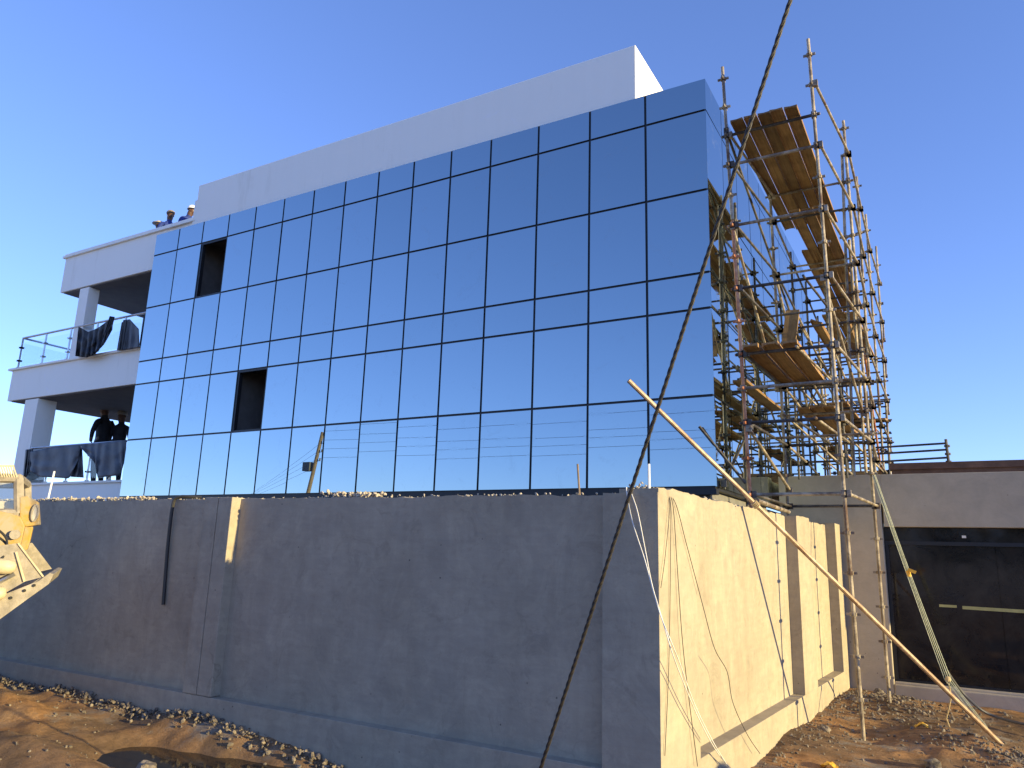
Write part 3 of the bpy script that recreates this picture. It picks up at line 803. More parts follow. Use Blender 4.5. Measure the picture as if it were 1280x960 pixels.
deck(-2.05, -1.45, 12.7, 15.6, zn(4.42) + .045, 3, 'yellowish plank in the deck just below and behind the mid height deck', 'planks just below the mid height deck', 5)
deck(-2.2, -1.5, 15.1, 17.9, zn(4.93) + .045, 2, 'plank in the low scaffold deck above the gatehouse roof', 'planks above the gatehouse roof', 6)
deck(-2.35, -1.95, 17.4, 20.2, zn(4.43) + .045, 2, 'dark plank in the far low scaffold deck near the glass', 'planks far low deck', 7)
plank(aty(991, 388, 12.9), aty(984, 426, 12.7) - Vector((0, 0, .15)), .22, 'short plank standing upright and leaning above the mid height deck', None, 'wood_z', .04, (0, -1, .2))
plank(aty(1020, 402, 13.1), aty(1043, 440, 14.6), .2, 'plank sloping down between the tubes behind the upright leaning plank', None, 'wood_y', .04, (.5, 0, 1))
plank(aty(1056, 400, 15.3), aty(1066, 428, 16.3), .2, 'dark short plank sloping between the far outer tubes', None, 'wood_y', .04, (.5, 0, 1))
plank((-2.52, 10.9, 4.62), (-2.5, 13.6, 4.66), .2, 'plank laid along the inner tubes close to the glass', None, 'wood_y')
for k in range(3): plank((-1.0 - .0 * k, 16.9 + .25 * k, 4.98 + .04 * k - .02), (-2.2, 17.0 + .22 * k, 4.98 + .04 * k), .2, 'plank laid crosswise on the far scaffold', 'crosswise planks on the far scaffold', 'wood_x')
# stack of boards stored on the gatehouse roof
for k in range(7):
    o = plank((-2.15 + .02 * (k % 2), 18.4, 3.6 + .075 * k), (-1.25 - .03 * (k % 3), 18.45 + .03 * (k % 2), 3.6 + .075 * k), .3, 'short board in the stack on the gatehouse roof behind the tubes', 'stacked boards on the gatehouse roof', 'wood_x', .06)

# guard rail on the gatehouse roof
gr = thing('guard_rail', 'dark tube guard rail with one end post on the gatehouse roof', 'railing', (-.4, 16.5, 3.9))
q1, q2 = aty(1183, 549, 16.4), aty(1186, 578, 16.4)
mb = MB(); mb.tube([(q2.x, 16.4, 3.88), (q1.x - .01, 16.4, q1.z)], .026, 8)
for z in (4.0, 4.15, 4.3): mb.tube([(q1.x, 16.4, z - .02), (q1.x, 16.4, z + .02)], .05, 8)
mb.build('post', M['tube_dark'], gr)
for (a, b_) in (((1112, 559), (1184, 554)), ((1112, 567), (1184, 562)), ((1112, 577), (1184, 572))):
    pa, pb = aty(*a, 16.4), aty(*b_, 16.4); mb = MB(); mb.tube([pa - Vector((.3, 0, 0)), pb], .02, 8); mb.build('rail', M['tube_dark'], gr)

# ---------------------------------------------------------------- long leaning pole, ropes, cables
pf = atz(1238, 917, .12); pc = on(948, 634, (*swp(0, .03), 0), N2)
pd = (pc - pf).normalized()
# top end: point of that line which is seen at (786, 480)
best = min((abs((lambda v: (640 + FPX * v[0] / v[2]))(RM @ np.array(pf + pd * t - EYE)) - 786), t) for t in np.linspace(4, 9, 400))[1]
mb = MB(); ptop = pf + pd * best
mb.tube([pf - pd * .25, pf + pd * (best * .5), ptop], .027, 10)
tag(mb.build('leaning_pole', M['pole']), 'long rusty tube leaning from the dirt mound over the sunlit wall top', 'pole')
pl = pf + pd * ((pc - pf).length + .05)
mb = MB()
for k in range(4):
    ring = []
    ux = pd.cross(Vector((0, 0, 1))).normalized(); uy = ux.cross(pd)
    for j in range(13):
        a = 2 * math.pi * j / 12; ring.append(pl + pd * (.02 * k - .03) + (ux * math.cos(a) + uy * math.sin(a)) * .036)
    mb.tube(ring, .007, 5, cap=False)
tag(mb.build('rope_lashing', M['rope_tan']), 'rope lashing tied round the leaning tube at the wall top', 'rope')
mb = MB(); mb.tube([pl + Vector((.0, .1, .05)), aty(986, 640, 11.4)], .026, 9)
tag(mb.build('stub_tube', M['tube']), 'short pale tube lashed to the leaning pole above the sunlit wall', 'tube')

# bundle of pale ropes from the scaffold down to the foot of the pole
kn = aty(1185, 850, 12.1); st0 = A[1](3.42) + Vector((.03, -.03, 0)); ft = pf + Vector((-.05, .25, .02))
bundle = thing('rope_bundle', 'bundle of pale green ropes stretched from the scaffold to the foot of the leaning pole', 'rope', tuple(ft))
for k in range(4):
    o1 = Vector((.014 * (k - 1.5), .008 * (k % 2), 0)); sag = .03 + .012 * k
    pts = []
    for j in range(13):
        t = j / 12; pts.append(st0.lerp(kn, t) + o1 * (1 + .8 * t) - Vector((0, 0, sag * math.sin(math.pi * t))))
    pts += [kn.lerp(ft, t) + o1 * 1.4 for t in (.3, .6, 1)]
    mb = MB(); mb.tube(pts, .0055, 5); mb.build('strand', M['rope'], bundle)
mb = MB(); mb.ball(kn, .034, 8, 6, sc=(1, .9, 1.5))
tl_ = [kn, kn + Vector((.02, -.02, -.2)), kn + Vector((-.02, -.03, -.35)), kn + Vector((-.06, -.02, -.48)), kn + Vector((-.03, -.05, -.58))]
mb.tube(tl_, .009, 6); mb.build('knot', M['rope_tan'], bundle)
m_ = st0.lerp(kn, .5); mb = MB(); mb.tube([m_ - Vector((.0, .0, .02)), m_ + Vector((.01, 0, -.1))], [.03, .028], 8); mb.obox(m_ + Vector((.05, -.03, -.02)), (.05, 0, -.02), (0, .01, 0), (.01, 0, .02)); mb.build('tie', M['yellow'], bundle)
hp = [kn + Vector((-.02, .3, .1)), aty(1200, 862, 13.0), aty(1222, 884, 13.0), atz(1245, 896, .06), atz(1285, 906, .05), Vector((1.3, 12.6, .06)), Vector((2.6, 12.4, .05))]
def smooth_pts(P, n=8):
    P = [Vector(p) for p in P]; out = []
    for i in range(len(P) - 1):
        p0 = P[max(i - 1, 0)]; p1 = P[i]; p2 = P[i + 1]; p3 = P[min(i + 2, len(P) - 1)]
        for j in range(n):
            t = j / n
            out.append(.5 * ((2 * p1) + (p2 - p0) * t + (2 * p0 - 5 * p1 + 4 * p2 - p3) * t * t + (3 * p1 - p0 - 3 * p2 + p3) * t ** 3))
    out.append(P[-1]); return out
mb = MB(); mb.tube(smooth_pts(hp), .018, 8); tag(mb.build('hose', M['conduit']), 'grey hose curving from the rope knot along the gate threshold', 'hose')

# thick twisted cable crossing the whole view
c0 = atz(648, 1046, .02); c1 = EYE + ray(988, 0) * 4.6
cd = (c1 - c0).normalized(); L = (c1 - c0).length * 2.15; ctop = c0 + cd * L
ux = cd.cross(Vector((0, 1, 0))).normalized(); uy = cd.cross(ux)
tc = thing('twisted_cable', 'thick dark twisted cable stretched diagonally from the ground up past the scaffold', 'cable', tuple(c0))
for k in range(3):
    pts = []
    n = 520
    for j in range(n):
        t = j / (n - 1); a = 2 * math.pi * (t * L / .19 + k / 3); pts.append(c0 + cd * (t * L) + (ux * math.cos(a) + uy * math.sin(a)) * .0072)
    mb = MB(); mb.tube(pts, .0079, 6); mb.build('strand', M['cable'], tc, smooth=True)
up = thing('utility_pole', 'timber pole beside the spoil heap that holds the thick twisted cable', 'utility pole', (ctop.x + .15, ctop.y, gh(ctop.x, ctop.y)))
mb = MB(); mb.tube([(ctop.x + .15, ctop.y, -.5), (ctop.x + .13, ctop.y, ctop.z + .5)], [.14, .1], 12); mb.build('shaft', M['bark_pole'], up)
mb = MB(); mb.tube([(ctop.x + .3, ctop.y, ctop.z), (ctop.x - .02, ctop.y, ctop.z)], .02, 8); mb.build('bracket', M['steel'], up)

# loose wires and thin dark lines at the wall corner
def wire(pts, r, mat, lab, group=None, name='corner_line'):
    mb_ = MB(); mb_.tube(smooth_pts(pts, 6), r, 5)
    return tag(mb_.build(name, mat), lab, 'wire', group)
def sw(x, y, off): return on(x, y, (*swp(0, off), 0), N2)
F = lambda x, y, off=.05: aty(x, y, YF - off)
wire([Vector((-2.46, 6.3, 2.64)), F(783, 612, .0), F(790, 650), F(806, 700, .08), F(816, 737, .1), F(826, 770, .12), sw(838, 800, .16), sw(850, 830, .15), sw(868, 880, .12), sw(890, 925, .10), sw(908, 955, .08)], .0045, M['wire_white'], 'pale wire looped over the wall corner, the left one of the crossing pair')
wire([Vector((-2.4, 6.3, 2.65)), F(788, 612, .0), F(797, 640), F(807, 690, .06), F(815, 731, .1), F(825, 765, .11), sw(840, 815, .15), sw(853, 850, .14), sw(872, 895, .12), sw(893, 935, .09), sw(912, 960, .05)], .0045, M['wire_white'], 'pale wire hanging over the wall corner, the right one of the crossing pair')
tops = sw(838, 622, .0)  # dark lines modelled as thin tubes just off the wall face
wire([tops + Vector((-.1, .05, .05)), sw(837, 625, .012), sw(832, 690, .02), sw(826, 735, .02)], .0028, M['wire_dark'], 'thin short dark line slanting from the wall top to the sunlit corner')
wire([tops + Vector((-.1, .05, .05)), sw(837.5, 625, .012), sw(838, 700, .015), sw(836, 830, .015), sw(831, 945, .015)], .0028, M['wire_dark'], 'thin dark line nearly plumb just beside the sunlit wall corner')
wire([tops + Vector((-.1, .05, .05)), sw(840, 625, .012), sw(846, 700, .02), sw(853, 800, .03), sw(862, 880, .03), sw(872, 958, .03)], .0035, M['wire_dark'], 'dark line running down the sunlit wall to the rubble near the corner')
wire([tops + Vector((-.1, .05, .05)), sw(843, 626, .012), sw(858, 680, .02), sw(878, 755, .03), sw(893, 810, .03), sw(909, 840, .03), sw(916, 878, .04), sw(934, 918, .06), sw(950, 942, .08)], .0035, M['wire_dark'], 'dark kinked line that swings farthest out across the sunlit wall')
# conduits and sticks standing over the wall tops
def stick(px0, px1, Y, r, m, lab, name='conduit_pipe', cat='pipe'):
    a = aty(*px0, Y); b_ = aty(*px1, Y); d = (a - b_).normalized()
    mb_ = MB(); mb_.tube([b_ - d * .35, a], r, 8)
    return tag(mb_.build(name, M[m]), lab, cat)
stick((811, 580), (811.5, 612), 6.3, .012, 'white_pvc', 'thin white pipe standing on the wall top near the lit corner')
stick((722, 580), (724, 612), 6.32, .010, 'bark_pole', 'thin brown stick standing on the shaded wall top', 'wooden_stick', 'stick')
stick((68, 589), (60, 624), 6.33, .014, 'white_pvc', 'white pipe leaning up behind the far end of the shaded wall top')
mb = MB(); mb.tube(smooth_pts([F(252, 622, -.26), F(236, 621, -.16), F(222, 622, -.10), F(216, 632, -.08), F(210, 680, -.095), F(206, 730, -.10), F(204, 756, -.10)], 5), .022, 8)
tag(mb.build('drain_hose', M['wire_dark']), 'dark flexible conduit bent over the shaded wall top and hanging down its face', 'hose')

# ---------------------------------------------------------------- reflected line of poles behind the camera
PYR = -10.0
pole_b = Vector((-32.3, PYR, -.6)); pole_t = Vector((-30.43, PYR, 8.4))
rp = thing('utility_pole', 'leaning timber power pole with a small box, mirrored in the glass', 'utility pole', tuple(pole_b))
mb = MB(); mb.tube([pole_b, pole_t], [.15, .10], 12); mb.build('shaft', M['bark_pole'], rp)
bx = pole_b.lerp(pole_t, .78); mb = MB(); mb.box((bx.x - .75, PYR - .2, bx.z - .2), (bx.x - .2, PYR + .2, bx.z + .3)); mb.build('junction_box', M['conduit'], rp, bevel=.02)
mb = MB()
for k in range(4):
    q = pole_b.lerp(pole_t, .985 - .055 * k); mb.tube([q, q + Vector((.32, 0, 0))], .02, 6); mb.tube([q + Vector((.3, 0, -.02)), q + Vector((.3, 0, .14))], .045, 8)
mb.build('insulator', M['conduit'], rp)
rp2 = thing('utility_pole', 'second timber power pole behind the viewer holding the far end of the wires', 'utility pole', (9, PYR, 0))
mb = MB(); mb.tube([(9.2, PYR, -.5), (9.1, PYR, 9.2)], [.15, .1], 12); mb.build('shaft', M['bark_pole'], rp2)
for k, (ya, yb) in enumerate(((541, 503.5), (548, 527), (551, 536.5), (560, 549))):
    q = pole_b.lerp(pole_t, .985 - .055 * k) + Vector((.3, 0, .14))
    far = aty(893, yb, 2 * GY - PYR); far = Vector((far.x, PYR, far.z))
    e2 = q + (far - q) * ((9.1 - q.x) / (far.x - q.x))
    pts = [q.lerp(e2, t) - Vector((0, 0, .45 * 4 * t * (1 - t) * .5)) for t in np.linspace(0, 1, 24)]
    mb = MB(); mb.tube(pts, .0075, 5)
    tag(mb.build('power_line', M['wire_dark']), ('topmost', 'second', 'third', 'lowest')[k] + ' power wire mirrored across the glass to the right of the leaning pole', 'wire')
for k in range(4):
    q = pole_b.lerp(pole_t, .93 - .05 * k); e2 = aty(318 - 6 * k, 610 + 4 * k, 2 * GY + 30); e2 = Vector((e2.x, 2 * GY - e2.y, e2.z)); e2 = q + (e2 - q) * 1.3
    pts = [q.lerp(e2, t) - Vector((0, 0, .5 * t * (1 - t))) for t in np.linspace(0, 1, 16)]
    mb = MB(); mb.tube(pts, .0075, 5)
    tag(mb.build('service_line', M['wire_dark']), ('uppermost', 'second', 'third', 'bottom')[k] + ' service wire sloping down left from the mirrored power pole', 'wire')

# ---------------------------------------------------------------- loader at the left edge
hd = Vector((.53, .85, 0)).normalized(); lv = Vector((-hd.y, hd.x, 0))           # heading; lateral, away from the camera
O = aty(67, 718, 4.6)
def lp(x, y, off=0.0): return on(x, y, O, lv) + lv * off
ld = thing('wheel_loader', 'dusty yellow loader at the left edge with raised bucket facing the wall', 'loader', (O.x - 1.5 * hd.x, O.y - 1.5 * hd.y, 0))
tip = lp(67, 718); WB = 1.9
floor_prof = [lp(62, 716), lp(0, 752), lp(-60, 790), lp(-130, 790), lp(-150, 740)]
mb = MB()
for (a, b_) in zip(floor_prof[:-1], floor_prof[1:]):
    mb.prism([a, b_, b_ - Vector((0, 0, .035)), a - Vector((0, 0, .035))], lv * WB)
mb.prism([lp(-150, 740), lp(-120, 660), lp(-126, 658), lp(-158, 740)], lv * WB)
mb.build('bucket_shell', M['loader_dust'], ld)
mb = MB(); mb.prism([lp(22, 679), lp(54, 721), lp(31, 727), lp(0, 745), lp(-100, 780), lp(-148, 738), lp(-60, 690)], lv * .03); mb.build('bucket_side', M['loader_dust'], ld)
mb = MB(); mb.prism([lp(22, 679, WB), lp(54, 721, WB), lp(31, 727, WB), lp(-100, 780, WB), lp(-148, 738, WB), lp(-60, 690, WB)], lv * -.03); mb.build('bucket_side', M['loader_dust'], ld)
mb = MB(); mb.tube([lp(20, 690, -.015), lp(30.5, 727, -.015)], .012, 6); mb.tube([lp(22.5, 679, -.01), lp(54, 721, -.01)], .01, 6); mb.build('stiffener', M['loader_cream'], ld)
mb = MB(); mb.prism([lp(67.5, 717.5, -.03), lp(61, 730, -.03), lp(35, 748.5, -.03), lp(0, 774, -.03), lp(-40, 796, -.03), lp(-40, 780, -.03), lp(0, 745, -.03), lp(48, 726, -.03), lp(62, 716, -.03)], lv * (WB + .06)); mb.build('cutting_edge', M['loader_dust'], ld, bevel=.006)
for k in range(6):
    s_ = lv * (WB * (k + .2) / 6); mb = MB(); mb.prism([tip + s_, lp(61, 716) + s_, lp(44, 728) + s_, lp(47, 734) + s_], lv * .1); mb.build('tooth', M['loader_dust'], ld, bevel=.008)
for (z_, name) in ((.35, 'loader_arm'), (1.45, 'loader_arm')):
    mb = MB(); mb.prism([lp(-200, 600, z_), lp(-40, 630, z_), lp(8, 640, z_), lp(22, 645, z_), lp(27.5, 657, z_), lp(23, 677, z_), lp(19, 689, z_), lp(0, 695, z_), lp(-60, 690, z_), lp(-200, 640, z_)], lv * .09); mb.build(name, M['loader'], ld, bevel=.012)
mb = MB(); mb.tube([lp(-150, 690, -.1), lp(8, 708, -.1), lp(17, 709, -.1), lp(21, 709.5, -.1)], [.075, .075, .062, .03], 14); mb.tube([lp(-150, 775, -.08), lp(0, 741, -.08), lp(6, 739.5, -.08), lp(9, 739, -.08)], [.07, .07, .058, .03], 14); mb.build('hydraulic_cylinder', M['loader_cream'], ld, smooth=True)
mb = MB(); mb.tube([lp(0, 727, -.06), lp(19, 717, -.06)], .022, 8); mb.build('piston_rod', M['steel'], ld)
for k_ in range(2):
    mb = MB(); mb.tube(smooth_pts([lp(-30, 650 + 8 * k_, .3), lp(-6, 662 + 9 * k_, .26), lp(6, 676 + 7 * k_, .2), lp(4, 696 + 4 * k_, .0), lp(-8, 704, -.06)], 6), .012, 6); mb.build('hydraulic_hose', M['rubber'], ld)
for (bx_, by_) in ((31, 738), (43, 731.5), (14, 747)):
    q_ = lp(bx_, by_, -.032); mb = MB(); mb.tube([q_, q_ - lv * .015], .016, 6); mb.build('bolt', M['rubber'], ld)
q_ = lp(15, 668, .34); mb = MB(); mb.tube([q_, q_ - lv * .05], .05, 14); mb.build('pivot_pin', M['loader_dust'], ld)
mb = MB(); mb.prism([lp(20, 619, .4), lp(30, 617, .4), lp(44, 625, .4), lp(46, 655, .4), lp(28, 658, .4), lp(20, 650, .4)], lv * .22); mb.build('lamp_bracket', M['loader'], ld, bevel=.012)
mb = MB()
c_ = lp(40, 640, .38); uu = hd; pts = [c_ + uu * (.030 * math.cos(a)) + Vector((0, 0, .085 * math.sin(a))) for a in np.linspace(0, 2 * math.pi, 20)]
mb.tube(pts, .012, 6, cap=False); mb.build('lamp_rim', M['loader_dust'], ld)
mb = MB(); mb.prism([c_ + uu * (.025 * math.cos(a)) + Vector((0, 0, .075 * math.sin(a))) for a in np.linspace(0, 2 * math.pi, 20)[:-1]], lv * .03); mb.build('lamp_lens', M['lamp_glass'], ld)
cab = MB()
for (a, b_) in (((18, 594), (18.5, 640)), ((-90, 580), (-90, 640)), ((-92, 592), (19, 594)), ((-92, 640), (19, 640))):
    for off in (.45, 1.5): cab.tube([lp(*a, off), lp(*b_, off)], .05, 8)
for xx in (18, -90): cab.tube([lp(xx, 594, .45), lp(xx, 594, 1.5)], .05, 8)
cab_o = cab.build('cab_frame', M['loader_dust'], ld)
mb = MB(); mb.prism([lp(-86, 597, .47), lp(13, 599, .47), lp(13, 636, .47), lp(-86, 636, .47)], lv * .006); mb.build('cab_window', M['clear'], cab_o)
mb = MB()
for k in range(8): mb.tube([lp(-6 + 3.2 * k - 5, 578, .4), lp(-6 + 3.2 * k, 593, .4)], .008, 6)
mb.tube([lp(-20, 578, .4), lp(13, 578, .4)], .01, 6); mb.build('lamp_guard', M['loader_cream'], cab_o)
mb = MB(); mb.prism([lp(-260, 600, .45), lp(-92, 600, .45), lp(-92, 668, .45), lp(-260, 668, .45)], lv * 1.1); mb.build('engine_hood', M['loader'], ld, bevel=.03)
mb = MB(); mb.prism([lp(-260, 668, .4), lp(0, 668, .4), lp(0, 720, .4), lp(-260, 740, .4)], lv * 1.15); mb.build('chassis', M['loader_dust'], ld, bevel=.02)
for (xx, off) in ((-190, .0), (-190, 1.6), (-420, .0), (-420, 1.6)):
    c_ = lp(xx, 740, off); c_.z = .62
    mb = MB(); mb.tube([c_ - lv * .0, c_ + lv * .06, c_ + lv * .26, c_ + lv * .32], [.54, .62, .62, .54], 28); wo_ = mb.build('wheel', M['rubber'], ld)
    mb = MB(); mb.tube([c_ - lv * .01, c_ + lv * .33], .3, 20); mb.build('rim', M['loader'], wo_)

# ---------------------------------------------------------------- people
def person(name_label, pos, face, cloth_top, cloth_leg, hat, lean=0.0, arms='down', h=1.74, crouch=0.0, turn=0.0):
    """standing figure: one skinned body, clothing as materials of its zones, hat as a child"""
    s = h / 1.74
    root = thing('person', name_label, 'person', pos)
    J = {}; E = []
    def j(k, x, y, z, r, par=None):
        J[k] = (Vector((x, y, z)) * s, r * s)
        if par: E.append((par, k))
    hz = .92 - crouch
    fl = lean
    j('pelvis', 0, 0, hz, .15)
    j('waist', fl * .15, 0, hz + .16, .135, 'pelvis'); j('chest', fl * .42, 0, hz + .36, .16, 'waist'); j('neck0', fl * .58, 0, hz + .51, .085, 'chest')
    j('neck', fl * .64, 0, hz + .58, .056, 'neck0'); j('head0', fl * .72 + .012, 0, hz + .66, .085, 'neck'); j('head', fl * .80 + .02, 0, hz + .755, .092, 'head0')
    for sd, q in ((1, 'l'), (-1, 'r')):
        j('hip' + q, 0, .10 * sd, hz - .06, .105, 'pelvis'); j('knee' + q, .03 + crouch * .6, .11 * sd, .48 - crouch * .3, .068, 'hip' + q)
        j('ank' + q, -.02, .11 * sd, .09, .045, 'knee' + q); j('toe' + q, .16, .13 * sd, .04, .04, 'ank' + q)
        sx, sz = fl * .52, hz + .47
        j('sh' + q, sx, .19 * sd, sz, .068, 'neck0')
        if arms == 'rail':
            j('el' + q, sx + .16, .27 * sd, sz - .26, .048, 'sh' + q); j('wr' + q, sx + .40, .22 * sd, sz - .32, .034, 'el' + q); hdv = Vector((1, -.1 * sd, -.2))
        elif arms == 'hip':
            j('el' + q, sx - .10, .42 * sd, sz - .24, .048, 'sh' + q); j('wr' + q, sx + .06, .24 * sd, sz - .40, .034, 'el' + q); hdv = Vector((.5, -.8 * sd, -.3))
        else:
            j('el' + q, sx - .02, .25 * sd, sz - .30, .048, 'sh' + q); j('wr' + q, sx + .08, .26 * sd, sz - .56, .034, 'el' + q); hdv = Vector((.25, 0, -1))
        hdv.normalize(); w = J['wr' + q][0] / s; pp = w + hdv * .07
        j('palm' + q, *pp, .036, 'wr' + q)
    names = list(J); me_ = bpy.data.meshes.new('body')
    me_.from_pydata([J[k][0] for k in names], [(names.index(a), names.index(b_)) for a, b_ in E], [])
    tmp = bpy.data.objects.new('tmp_body', me_); COL.objects.link(tmp)
    tmp.modifiers.new('skin', 'SKIN'); sub = tmp.modifiers.new('sub', 'SUBSURF'); sub.levels = sub.render_levels = 1
    if not me_.skin_vertices: me_.skin_vertices.new() if hasattr(me_.skin_vertices, 'new') else None
    for i, k in enumerate(names):
        sv = me_.skin_vertices[0].data[i]; sv.radius = (J[k][1], J[k][1]); sv.use_root = (k == 'pelvis')
        sv.use_loose = False
    dg = bpy.context.evaluated_depsgraph_get()
    body = bpy.data.meshes.new_from_object(tmp.evaluated_get(dg))
    bpy.data.objects.remove(tmp)
    bm = bmesh.new(); bm.from_mesh(body)
    # nose, ears and fingers grow out of the same mesh
    hc = J['head'][0]
    def blob(c, r, sc_):
        bmesh.ops.create_uvsphere(bm, u_segments=8, v_segments=6, radius=1.0, matrix=Matrix.Translation(c) @ Matrix.Diagonal((r * sc_[0], r * sc_[1], r * sc_[2], 1)))
    blob(hc + Vector((.004, 0, .0)) * s, .098 * s, (1.05, .80, 1.2))
    blob(hc + Vector((.105, 0, -.02)) * s, .02 * s, (1, .7, 1.2))
    blob(hc + Vector((.085, 0, -.068)) * s, .022 * s, (.7, 1.2, .35))
    for sd in (1, -1):
        blob(hc + Vector((0, .082 * sd, -.01)) * s, .026 * s, (.8, .4, 1.1)); blob(hc + Vector((.09, .033 * sd, .012)) * s, .013 * s, (.6, 1, .8))
    for q, sd in (('l', 1), ('r', -1)):
        p_ = J['palm' + q][0]; w_ = J['wr' + q][0]; d_ = (p_ - w_).normalized(); sdv = d_.cross(Vector((0, 1, 0)))
        if sdv.length < .2: sdv = d_.cross(Vector((1, 0, 0)))
        sdv.normalize(); nv = d_.cross(sdv)
        for k, Lf in enumerate((.075, .085, .08, .06)):
            a_ = p_ + sdv * (.021 * (k - 1.5)) * s; prev = a_
            mbf = MB(); mbf.tube([a_, a_ + d_ * Lf * .55 * s + nv * .004, a_ + d_ * Lf * s + nv * .02 * sd * s], [.0095 * s, .009 * s, .006 * s], 6)
            vv = [bm.verts.new(v) for v in mbf.v]
            for f_ in mbf.f: bm.faces.new([vv[i] for i in f_])
        a_ = w_.lerp(p_, .4) + sdv * -.03 * s; mbf = MB(); mbf.tube([a_, a_ + (d_ * .04 - sdv * .025) * s, a_ + (d_ * .075 - sdv * .028) * s], [.012 * s, .0105 * s, .007 * s], 6)
        vv = [bm.verts.new(v) for v in mbf.v]
        for f_ in mbf.f: bm.faces.new([vv[i] for i in f_])
    bm.normal_update()
    mats = [M['skin'], cloth_top, cloth_leg, M['rubber']]
    for f in bm.faces:
        c = f.calc_center_median(); f.smooth = True
        dist = {k: (c - J[k][0]).length for k in names}
        k = min(dist, key=dist.get)
        f.material_index = 0 if k[:4] in ('head', 'palm') else (3 if k[:3] in ('toe', 'ank') else (2 if k[:3] in ('hip', 'kne', 'pel') else 1))
        if k[:2] == 'wr': f.material_index = 0 if cloth_top is not M['blue_cloth'] else 1
        if c.z > hc.z - .09 * s and (c - hc).length < .2 * s: f.material_index = 0
    mi_ = [f.material_index for f in bm.faces]
    bm.to_mesh(body); bm.free()
    body.materials.clear()
    for m_ in mats: body.materials.append(m_)
    body.polygons.foreach_set('material_index', mi_); body.update()
    o = bpy.data.objects.new('body', body); COL.objects.link(o); o.parent = root
    root.rotation_euler.z = face
    if hat:
        kind, hm = hat; mh = MB(); b0 = Vector(pos)
        hw = hc + b0
        n = len(mh.v); mh.ball(hw + Vector((.0, 0, .045)) * s, .118 * s, 14, 8, sc=(1.05, .92, .82 if kind != 'helmet' else .95))
        mh.v = [(v[0], v[1], max(v[2], hw.z + .03 * s)) for v in mh.v]
        if kind == 'cap':
            mh.prism([hw + Vector((.08, y_, .045)) * s if i == 0 else hw + Vector((x_, y_, .03)) * s for i, (x_, y_) in enumerate(((.08, -.08), (.19, -.06), (.215, 0), (.19, .06), (.08, .08)))], Vector((0, 0, .012)))
        elif kind == 'hat':
            mh.prism([hw + Vector((.19 * math.cos(a), .175 * math.sin(a), .035)) * s for a in np.linspace(0, 2 * math.pi, 20)[:-1]], Vector((0, 0, .012)))
        else:
            mh.prism([hw + Vector((.15 * math.cos(a) + .02, .12 * math.sin(a), .03)) * s for a in np.linspace(0, 2 * math.pi, 20)[:-1]], Vector((0, 0, .014)))
        mh.build({'cap': 'cap', 'hat': 'hat', 'helmet': 'hard_hat'}[kind], hm, root, smooth=False)
    return root
def stand_at(px, Y, z_top, h):
    """a figure whose head top is seen at px"""
    p_ = aty(*px, Y); return (p_.x, Y, p_.z - h)
def foot(px, Y, h, hatm=.03, lean=0, face=0):
    p_ = aty(*px, Y); return (p_.x - lean * .8 * math.cos(face), Y - lean * .8 * math.sin(face), p_.z - h - hatm)
person('worker in blue overalls and white hard hat bending beside the white roof block', foot((239, 264), 11.5, 1.64, 0, .36, .26), math.radians(15), M['blue_cloth'], M['blue_cloth'], ('helmet', M['helmet']), lean=.36, crouch=0.0, h=1.72)
person('worker in blue jacket and tan peaked cap standing behind the roof parapet', foot((212, 267), 11.5, 1.74, .02), math.radians(-20), M['blue_cloth'], M['blue_cloth'], ('cap', M['cap']), lean=.12, h=1.74)
person('person in a pale brimmed hat, only the head showing over the roof parapet', foot((201, 282), 11.5, 1.68, .0), math.radians(-60), M['grey_cloth'], M['dark_cloth'], ('hat', M['hat']), lean=.1, h=1.70)
pA = aty(135, 507, 12.6); pB = aty(154, 515, 12.9)
person('person in dark clothes standing with an elbow out behind the tarpaulin on the lower balcony', (pA.x, 12.6, 3.46), math.radians(200), M['dark_cloth'], M['dark_cloth'], None, arms='hip', h=max(1.7, pA.z - 3.46 - .02), lean=.05)
person('person in dark clothes and pale cap at the glass edge of the lower balcony', (pB.x, 12.9, 3.46), math.radians(-60), M['dark_cloth'], M['dark_cloth'], ('cap', M['hat']), arms='down', h=max(1.6, pB.z - 3.46 - .05))

# ---------------------------------------------------------------- tarpaulins on the balustrades
def cloth(name, outline_top, outline_bot, Y, mat, lab, folds=5, depth=.06, nu=26, nv_=16, seed=0):
    """hanging sheet: pixel points along its top and bottom edges, draped just outside the railing"""
    def lerp_poly(P, t):
        P = [Vector((*p, 0)) for p in P]; n = len(P) - 1; i = min(int(t * n), n - 1); return P[i].lerp(P[i + 1], t * n - i)
    mb_ = MB(); vs = []
    for i in range(nu + 1):
        u = i / nu; a = lerp_poly(outline_top, u); b_ = lerp_poly(outline_bot, u)
        for k in range(nv_ + 1):
            v = k / nv_; p_ = a.lerp(b_, v)
            off = depth * (math.sin(u * folds * 6.28 + seed + v * 1.5) * .5 + .6 * mnoise.noise(Vector((u * 6, v * 4, seed)))) * (.3 + .7 * v)
            q = aty(p_.x, p_.y, Y - .05 - abs(depth) * .6 + off); vs.append(q)
    N = nv_ + 1; n = len(vs)
    back = [v + Vector((0, .012, 0)) for v in vs]
    fs = []
    for i in range(nu):
        for k in range(nv_):
            a = i * N + k; fs.append((a, a + N, a + N + 1, a + 1)); fs.append((n + a, n + a + 1, n + a + N + 1, n + a + N))
    for i in range(nu): fs.append((i * N, n + i * N, n + (i + 1) * N, (i + 1) * N)); a = i * N + nv_; fs.append((a, a + N, n + a + N, n + a))
    for k in range(nv_): fs.append((k, k + 1, n + k + 1, n + k)); a = nu * N + k; fs.append((a, n + a, n + a + 1, a + 1))
    mb_.add(vs + back, fs)
    return tag(mb_.build(name, mat, smooth=True), lab, 'tarpaulin')
YT = YB - .02
